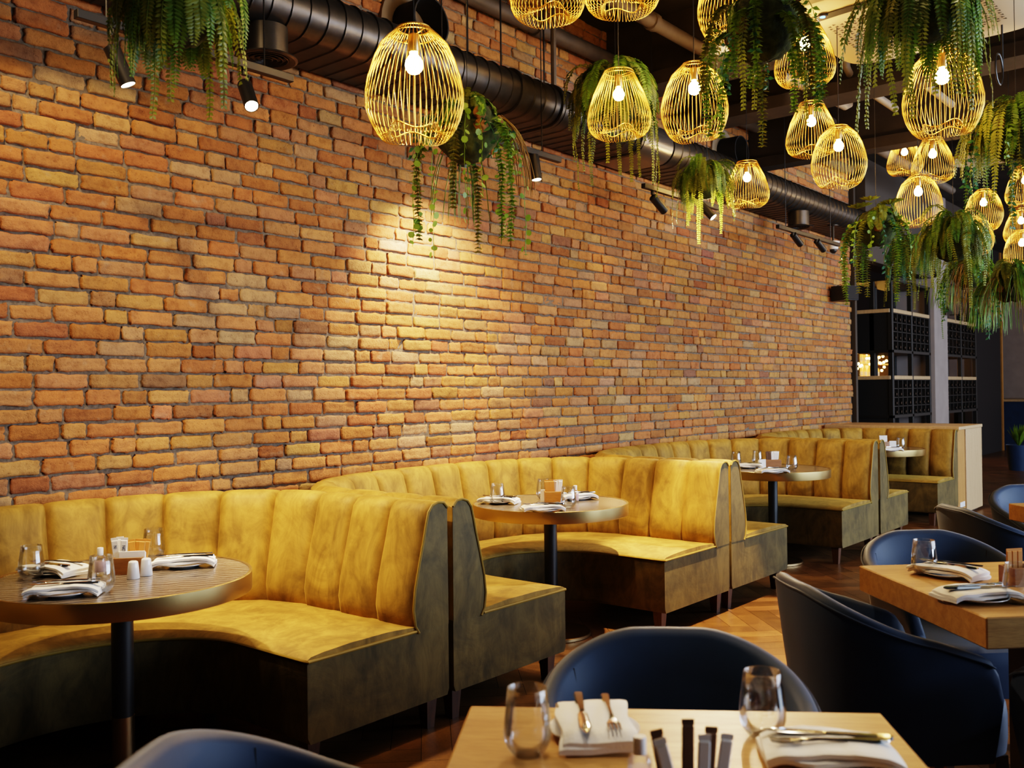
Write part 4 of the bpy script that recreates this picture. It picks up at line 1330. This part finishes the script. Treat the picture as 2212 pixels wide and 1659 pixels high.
q = atz(2120, 348, 4.0)
t = thing('ceiling_ring_diffuser', 'round white ceiling diffuser behind the ferns at the right edge', 'diffuser', (q.x, q.y, 4.0))
MB().lathe([(.15, .02), (.32, -.0), (.335, .012), (.335, .05), (.30, .06), (.15, .06)], 40).build('ring', M['cream'], t, smooth=40)
MB().lathe([(.001, .03), (.08, .02), (.10, .04), (.001, .06)], 32).build('hub', M['cream'], t, smooth=40)
MB().lathe([(.15, .06), (.15, CZ - 4.0), (.12, CZ - 4.0), (.12, .06)], 32).build('throat', M['brass_dark'], t, smooth=40)
for (px, py, z0, lab) in ((2165, 100, 3.6, 'black cable drop hanging coiled at the upper right'),):
    q = atd(px, py, 5.6)
    pts = [(q.x, q.y, CZ), (q.x, q.y, q.z - .1)]
    pts += [(q.x - .09 + .09 * cos(a), q.y, q.z - .16 + .09 * sin(a)) for a in [k * .5 for k in range(14)]]
    tag(MB().tube(pts, .006, 6).build('cable', M['black']), lab, 'cable')


# ------------------------------------------------------------------ far end: bottle racks, bar
WX = []
def shelf_unit(x0, x1, y0, y1, label, nb, back, sidepanel):
    t = thing('bottle_rack', label, 'shelf', (x0, y0, 0))
    w, d = x1 - x0, y1 - y0
    xs = [0, w / 2, w]
    for i, x in enumerate(xs):
        for y in (0, d):
            MB().box(x - .03, x + .03, y - .03 + (.03 if y == 0 else -.03), y + .03 + (.03 if y == 0 else -.03), 0, 2.86, .003).build('post', M['rack'], t, smooth=0)
    for z in (2.83, 1.86, .98):
        MB().box(-.03, w + .03, 0, d, z, z + .035).build('rail_frame' if z > 2.5 else 'shelf_board', M['rack'], t, smooth=0)
    for z in (2.40, 1.50):
        MB().box(.03, w / 2 - .03, -.005, d, z, z + .05, .003).build('wood_shelf', M['oak_pale'], t, smooth=0)
        MB().box(w / 2 + .03, w - .03, -.005, d, z, z + .05, .003).build('wood_shelf', M['oak_pale'], t, smooth=0)
    if back:
        for z0_, z1_ in ((2.45, 2.83), (1.55, 1.86), (0, .98)):
            MB().box(.03, w - .03, d - .07, d - .05, z0_, z1_).build('back_panel', M['greypanel'], t, smooth=0)
    if sidepanel:
        for z0_, z1_ in ((1.895, 2.40), (.80, 1.50)):
            MB().box(-.02, .0, .06, d - .06, z0_, z1_).build('side_panel', M['blackmatte'], t, smooth=0)
            MB().box(.03, w - .03, d - .10, d - .08, z0_, z1_).build('back_panel', M['blackmatte'], t, smooth=0)
        MB().box(-.02, .04, d / 2 - .03, d / 2 + .03, 1.5, 2.85).build('post', M['rack'], t, smooth=0)
        MB().box(-.04, .02, .03, d - .03, 1.50, 1.55, .003).build('wood_shelf', M['oak_pale'], t, smooth=0)
        MB().box(-.04, .02, .03, d - .03, 2.40, 2.45, .003).build('wood_shelf', M['oak_pale'], t, smooth=0)
    for z0_, rows_ in ((1.895, 4), (1.015, 4)):
        hh = (.50 if z0_ > 1.5 else .48) / rows_
        for b in (0, 1):
            xa, xb = xs[b] + .03, xs[b + 1] - .03; cw = (xb - xa) / 4
            mb = MB()
            for r in range(rows_ + 1): mb.box(xa, xb, .01, .30, z0_ + r * hh - .006, z0_ + r * hh + .006)
            for c in range(1, 4): mb.box(xa + c * cw - .012, xa + c * cw + .012, .01, .30, z0_, z0_ + rows_ * hh)
            mb.build('pigeonholes', M['rack'], t, smooth=0)
            for r in range(rows_):
                for c in range(4):
                    if random.random() < .1: continue
                    WX.append((x0 + xa + (c + .5) * cw, y0, z0_ + r * hh + .006, nb, 'upper' if z0_ > 1.5 else 'lower', 'left' if b == 0 else 'right', r, c))
    return t
shelf_unit(12.95, 14.62, 0, .55, 'black steel bottle rack beside the brick wall with grey backs', 'rack by brick wall', False, True)
shelf_unit(15.42, 17.25, 0, .5, 'black steel bottle rack right of the grey column', 'rack by grey column', False, False)
t = thing('wine_bottle', '', 'bottle'); m = Matrix.Rotation(pi / 2, 4, 'X')
MB().lathe([(.001, -.26), (.036, -.26), (.037, -.25), (.037, -.08), (.030, -.05), (.015, -.03), (.0145, .02), (.0165, .021), (.0165, .032), (.001, .033)], 14).xf(m).build('bottle_glass', M['winegreen'], t, smooth=60)
MB().lathe([(.0168, -.005), (.0172, .034), (.001, .0345)], 12).xf(m).build('foil_cap', M['steel'], t, smooth=60)
wp = Proto(t)
ROWN = ['bottom row', 'second row', 'third row', 'top row']; COLN = ['far left', 'left middle', 'right middle', 'far right']
for x, y, z, nb, ul, lr, r, c in WX:
    wp.put((x, y + .035, z + .038), 0, 'wine bottle, %s, %s %s block, %s, %s' % (nb, ul, lr, ROWN[r], COLN[c]), 'wine bottles in the ' + nb)

# back bar with glowing shelves
t = thing('back_bar', 'glowing back bar shelves seen through the bottle racks', 'shelf', (14.6, 1.6, 0))
MB().box(0, 6.4, .32, .36, .9, 2.4).build('back_panel', M['barglow'], t, smooth=0)
for z in (1.55, 1.80, 2.08): MB().box(0, 6.4, .0, .32, z, z + .025).build('bar_shelf', M['amberwood'], t, smooth=0)
MB().box(0, 6.4, -.05, .32, 0, 1.3).build('bar_cabinet', M['darkwood'], t, smooth=0)
for x in (0, 1.6, 3.2, 4.8, 6.4): MB().box(x - .02, x + .02, -.01, .32, 1.3, 2.4).build('upright', M['rack'], t, smooth=0)
t = thing('liquor_bottle', '', 'bottle')
MB().lathe([(.001, 0), (.036, 0), (.037, .01), (.037, .13), (.03, .155), (.013, .18), (.012, .225), (.001, .226)], 14).build('bottle_glass', M['liquor'], t, smooth=60)
MB().lathe([(.0374, .03), (.0376, .10)], 14).build('paper_label', M['paper'], t, smooth=60)
lp = Proto(t); k = 0
for z in (1.5755, 1.8255):
    for i in range(26):
        x = 14.6 + (i // 6.5) * 1.6 + .13 + (i % 6.5) * .215 + random.uniform(-.02, .02)
        lp.put((x, 1.6 + .14, z), random.uniform(0, 6), 'amber spirit bottle standing on the %s shelf of the glowing back bar' % ('lower' if z < 1.7 else 'upper'), 'spirit bottles on the %s bar shelf' % ('lower' if z < 1.7 else 'upper'))
t = thing('fairy_light', '', 'light'); MB().sphere(.020, (0, 0, 0), 10, 7).build('glass_bulb', M['fairy'], t, smooth=180); MB().cyl(.006, .012, .03, 8).build('bulb_cap', M['black'], t)
fl = Proto(t)
for i in range(90):
    x = 14.7 + (i % 45) * .14 + random.uniform(-.06, .06); z = random.uniform(1.76, 2.12) - .14 * (i // 45)
    fl.put((x, 1.44 + random.uniform(-.05, .05), z), 0, 'tiny warm fairy light hanging before the back bar', 'fairy lights before the back bar')
q = aty(2020, 600, -.5); 
for (px, py, lab) in ((2014, 605, 'black spotlight below the low ferns in front of the grey column'), (2098, 628, 'black spotlight hidden in the grassy tails, only its lens showing')):
    q = atd(px, py, 11.5)
    t = thing('track_spot', lab, 'spotlight', (q.x, q.y, q.z + .2), 0, 'black track spotlights')
    MB().tube([(0, 0, CZ - q.z - .2), (0, 0, .0)], .008, 6).build('stem', M['black'], t)
    d = Vector((.45, -.25, -1)).normalized(); rot = d.to_track_quat('Z', 'Y').to_matrix().to_4x4()
    MB().lathe([(.03, -.02), (.04, -.015), (.04, .17), (.035, .17), (.035, .155), (.001, .155)], 20).xf(rot).build('lamp_head', M['black'], t)
    MB().lathe([(.0005, .165), (.0345, .165)], 20).xf(rot).build('lens', M['lens_dim'], t)

# right background: service counter and a potted plant
t = thing('service_counter', 'dark blue counter with a wooden top at the far right edge', 'counter', (22.5, -.6, 0))
MB().box(0, 2.2, 0, 2.4, 1.05, 1.10, .004).build('worktop', M['oak_pale'], t, smooth=0)
MB().box(.06, 2.2, .06, 2.34, 0, 1.05).build('cabinet', M['navy'], t, smooth=0)
t = thing('wood_post', 'narrow wooden posts beside the dark partition at the far right', 'post', (22.34, 1.0, 0))
for i in range(3): MB().box(0, .1, -.02 - .14 * i, .05 - .14 * i, 0, CZ - .01).build('batten', M['oak_orange'], t, smooth=0)
q = atd(2200, 930, 15.5)
t = thing('potted_plant', 'potted plant with narrow leaves at the right edge before the counter', 'plant', (q.x, q.y, 0))
MB().lathe([(.001, 0), (.15, 0), (.19, .42), (.18, .42), (.15, .38), (.001, .38)], 24).build('pot', M['navy'], t, smooth=40)
mb = MB()
for k in range(26):
    a = random.uniform(0, 6.28); d = Vector((cos(a) * .5, sin(a) * .5, 1)).normalized(); leaf(mb, Vector((0, 0, .38)), d, Vector((-sin(a), cos(a), 0)).cross(d), random.uniform(.3, .55), .03)
mb.build('foliage', M['fern'], t, smooth=0)

# ------------------------------------------------------------------ lights
W = bpy.data.worlds.new('World'); scene.world = W; W.use_nodes = True
W.node_tree.nodes['Background'].inputs[0].default_value = (.75, .8, 1, 1); W.node_tree.nodes['Background'].inputs[1].default_value = .0

def area(name, loc, direction, sx, sy, power, col):
    o = lamp(name, 'AREA', loc, None, energy=power, color=col, shape='RECTANGLE', size=sx, size_y=sy); aim(o, direction); return o
area('daylight_right', (9.0, -8.8, 2.1), (-.22, 1, -.08), 8.5, 2.8, 560, (.66, .80, 1))
area('far_fill', (21, -8.9, 2.2), (.05, 1, -.05), 9, 2.6, 210, (.96, .92, .95))  # unseen panel added to brighten the far wall and column
area('daylight_back', (3.5, -9.0, 2.2), (.0, 1, -.15), 6, 2.4, 22, (.62, .78, 1))
area('room_fill', (4.6, -4.0, 4.2), (0, 0, -1), 9, 5, 28, (1, .74, .45))  # unseen overhead fill added to lift the whole room

def spotl(name, loc, tgt, power, ang, col=(1, .70, .38), blend=.9, size=.06):
    o = lamp(name, 'SPOT', loc, None, energy=power, color=col, spot_size=radians(ang), spot_blend=blend, shadow_soft_size=size)
    aim(o, Vector(tgt) - Vector(loc)); return o
# unseen downlights added above the top edge for pools on wall, seats and floor
spotl('unseen_downlight', (1.5, -1.5, 4.1), (2.45, -.55, .72), 560, 32)
spotl('unseen_downlight', (.8, -1.3, 4.1), (1.9, .12, 1.95), 190, 70)
spotl('unseen_downlight', (3.6, -1.4, 4.15), (4.3, -.5, .6), 300, 48)
spotl('unseen_downlight', (6.2, -1.1, 4.15), (6.9, .12, 1.85), 330, 46, blend=1)
pf = atz(1600, 1365, 0); spotl('unseen_downlight', (pf.x - .3, pf.y - .3, 4.15), pf, 1500, 28, blend=.3, size=.03)


for x, y, e in ((1.75, -1.0, 210), (4.31, -.9, 170), (7.17, -.95, 150), (1.75, -3.2, 120), (3.5, -3.2, 100)):
    spotl('table_fill_spot', (x + .1, y - .1, 4.15), (x, y, .75), e, 20, (1, .80, .56))  # unseen spots added to brighten the linen and tabletops
# ------------------------------------------------------------------ camera
cd = bpy.data.cameras.new('camera'); co = bpy.data.objects.new('camera', cd); COL.objects.link(co)
cd.sensor_fit = 'HORIZONTAL'; cd.sensor_width = 36; cd.lens = 36 * FPX / 2212
mw = Matrix((RC, UC, -FW)).transposed().to_4x4(); mw.translation = CAM
co.matrix_world = mw
cd.clip_start = .05; cd.clip_end = 200
cd.dof.use_dof = True; cd.dof.focus_distance = 5.2; cd.dof.aperture_fstop = 4.5
scene.camera = co
scene.view_settings.view_transform = 'Filmic'; scene.view_settings.look = 'High Contrast'
scene.view_settings.exposure = 0.66
c = scene.cycles
c.use_denoising = True; c.max_bounces = 8; c.diffuse_bounces = 4; c.glossy_bounces = 4; c.transmission_bounces = 8; c.transparent_max_bounces = 12
c.caustics_reflective = False; c.caustics_refractive = False; c.sample_clamp_indirect = 6; c.blur_glossy = .5
c.use_light_tree = True; c.adaptive_threshold = .02
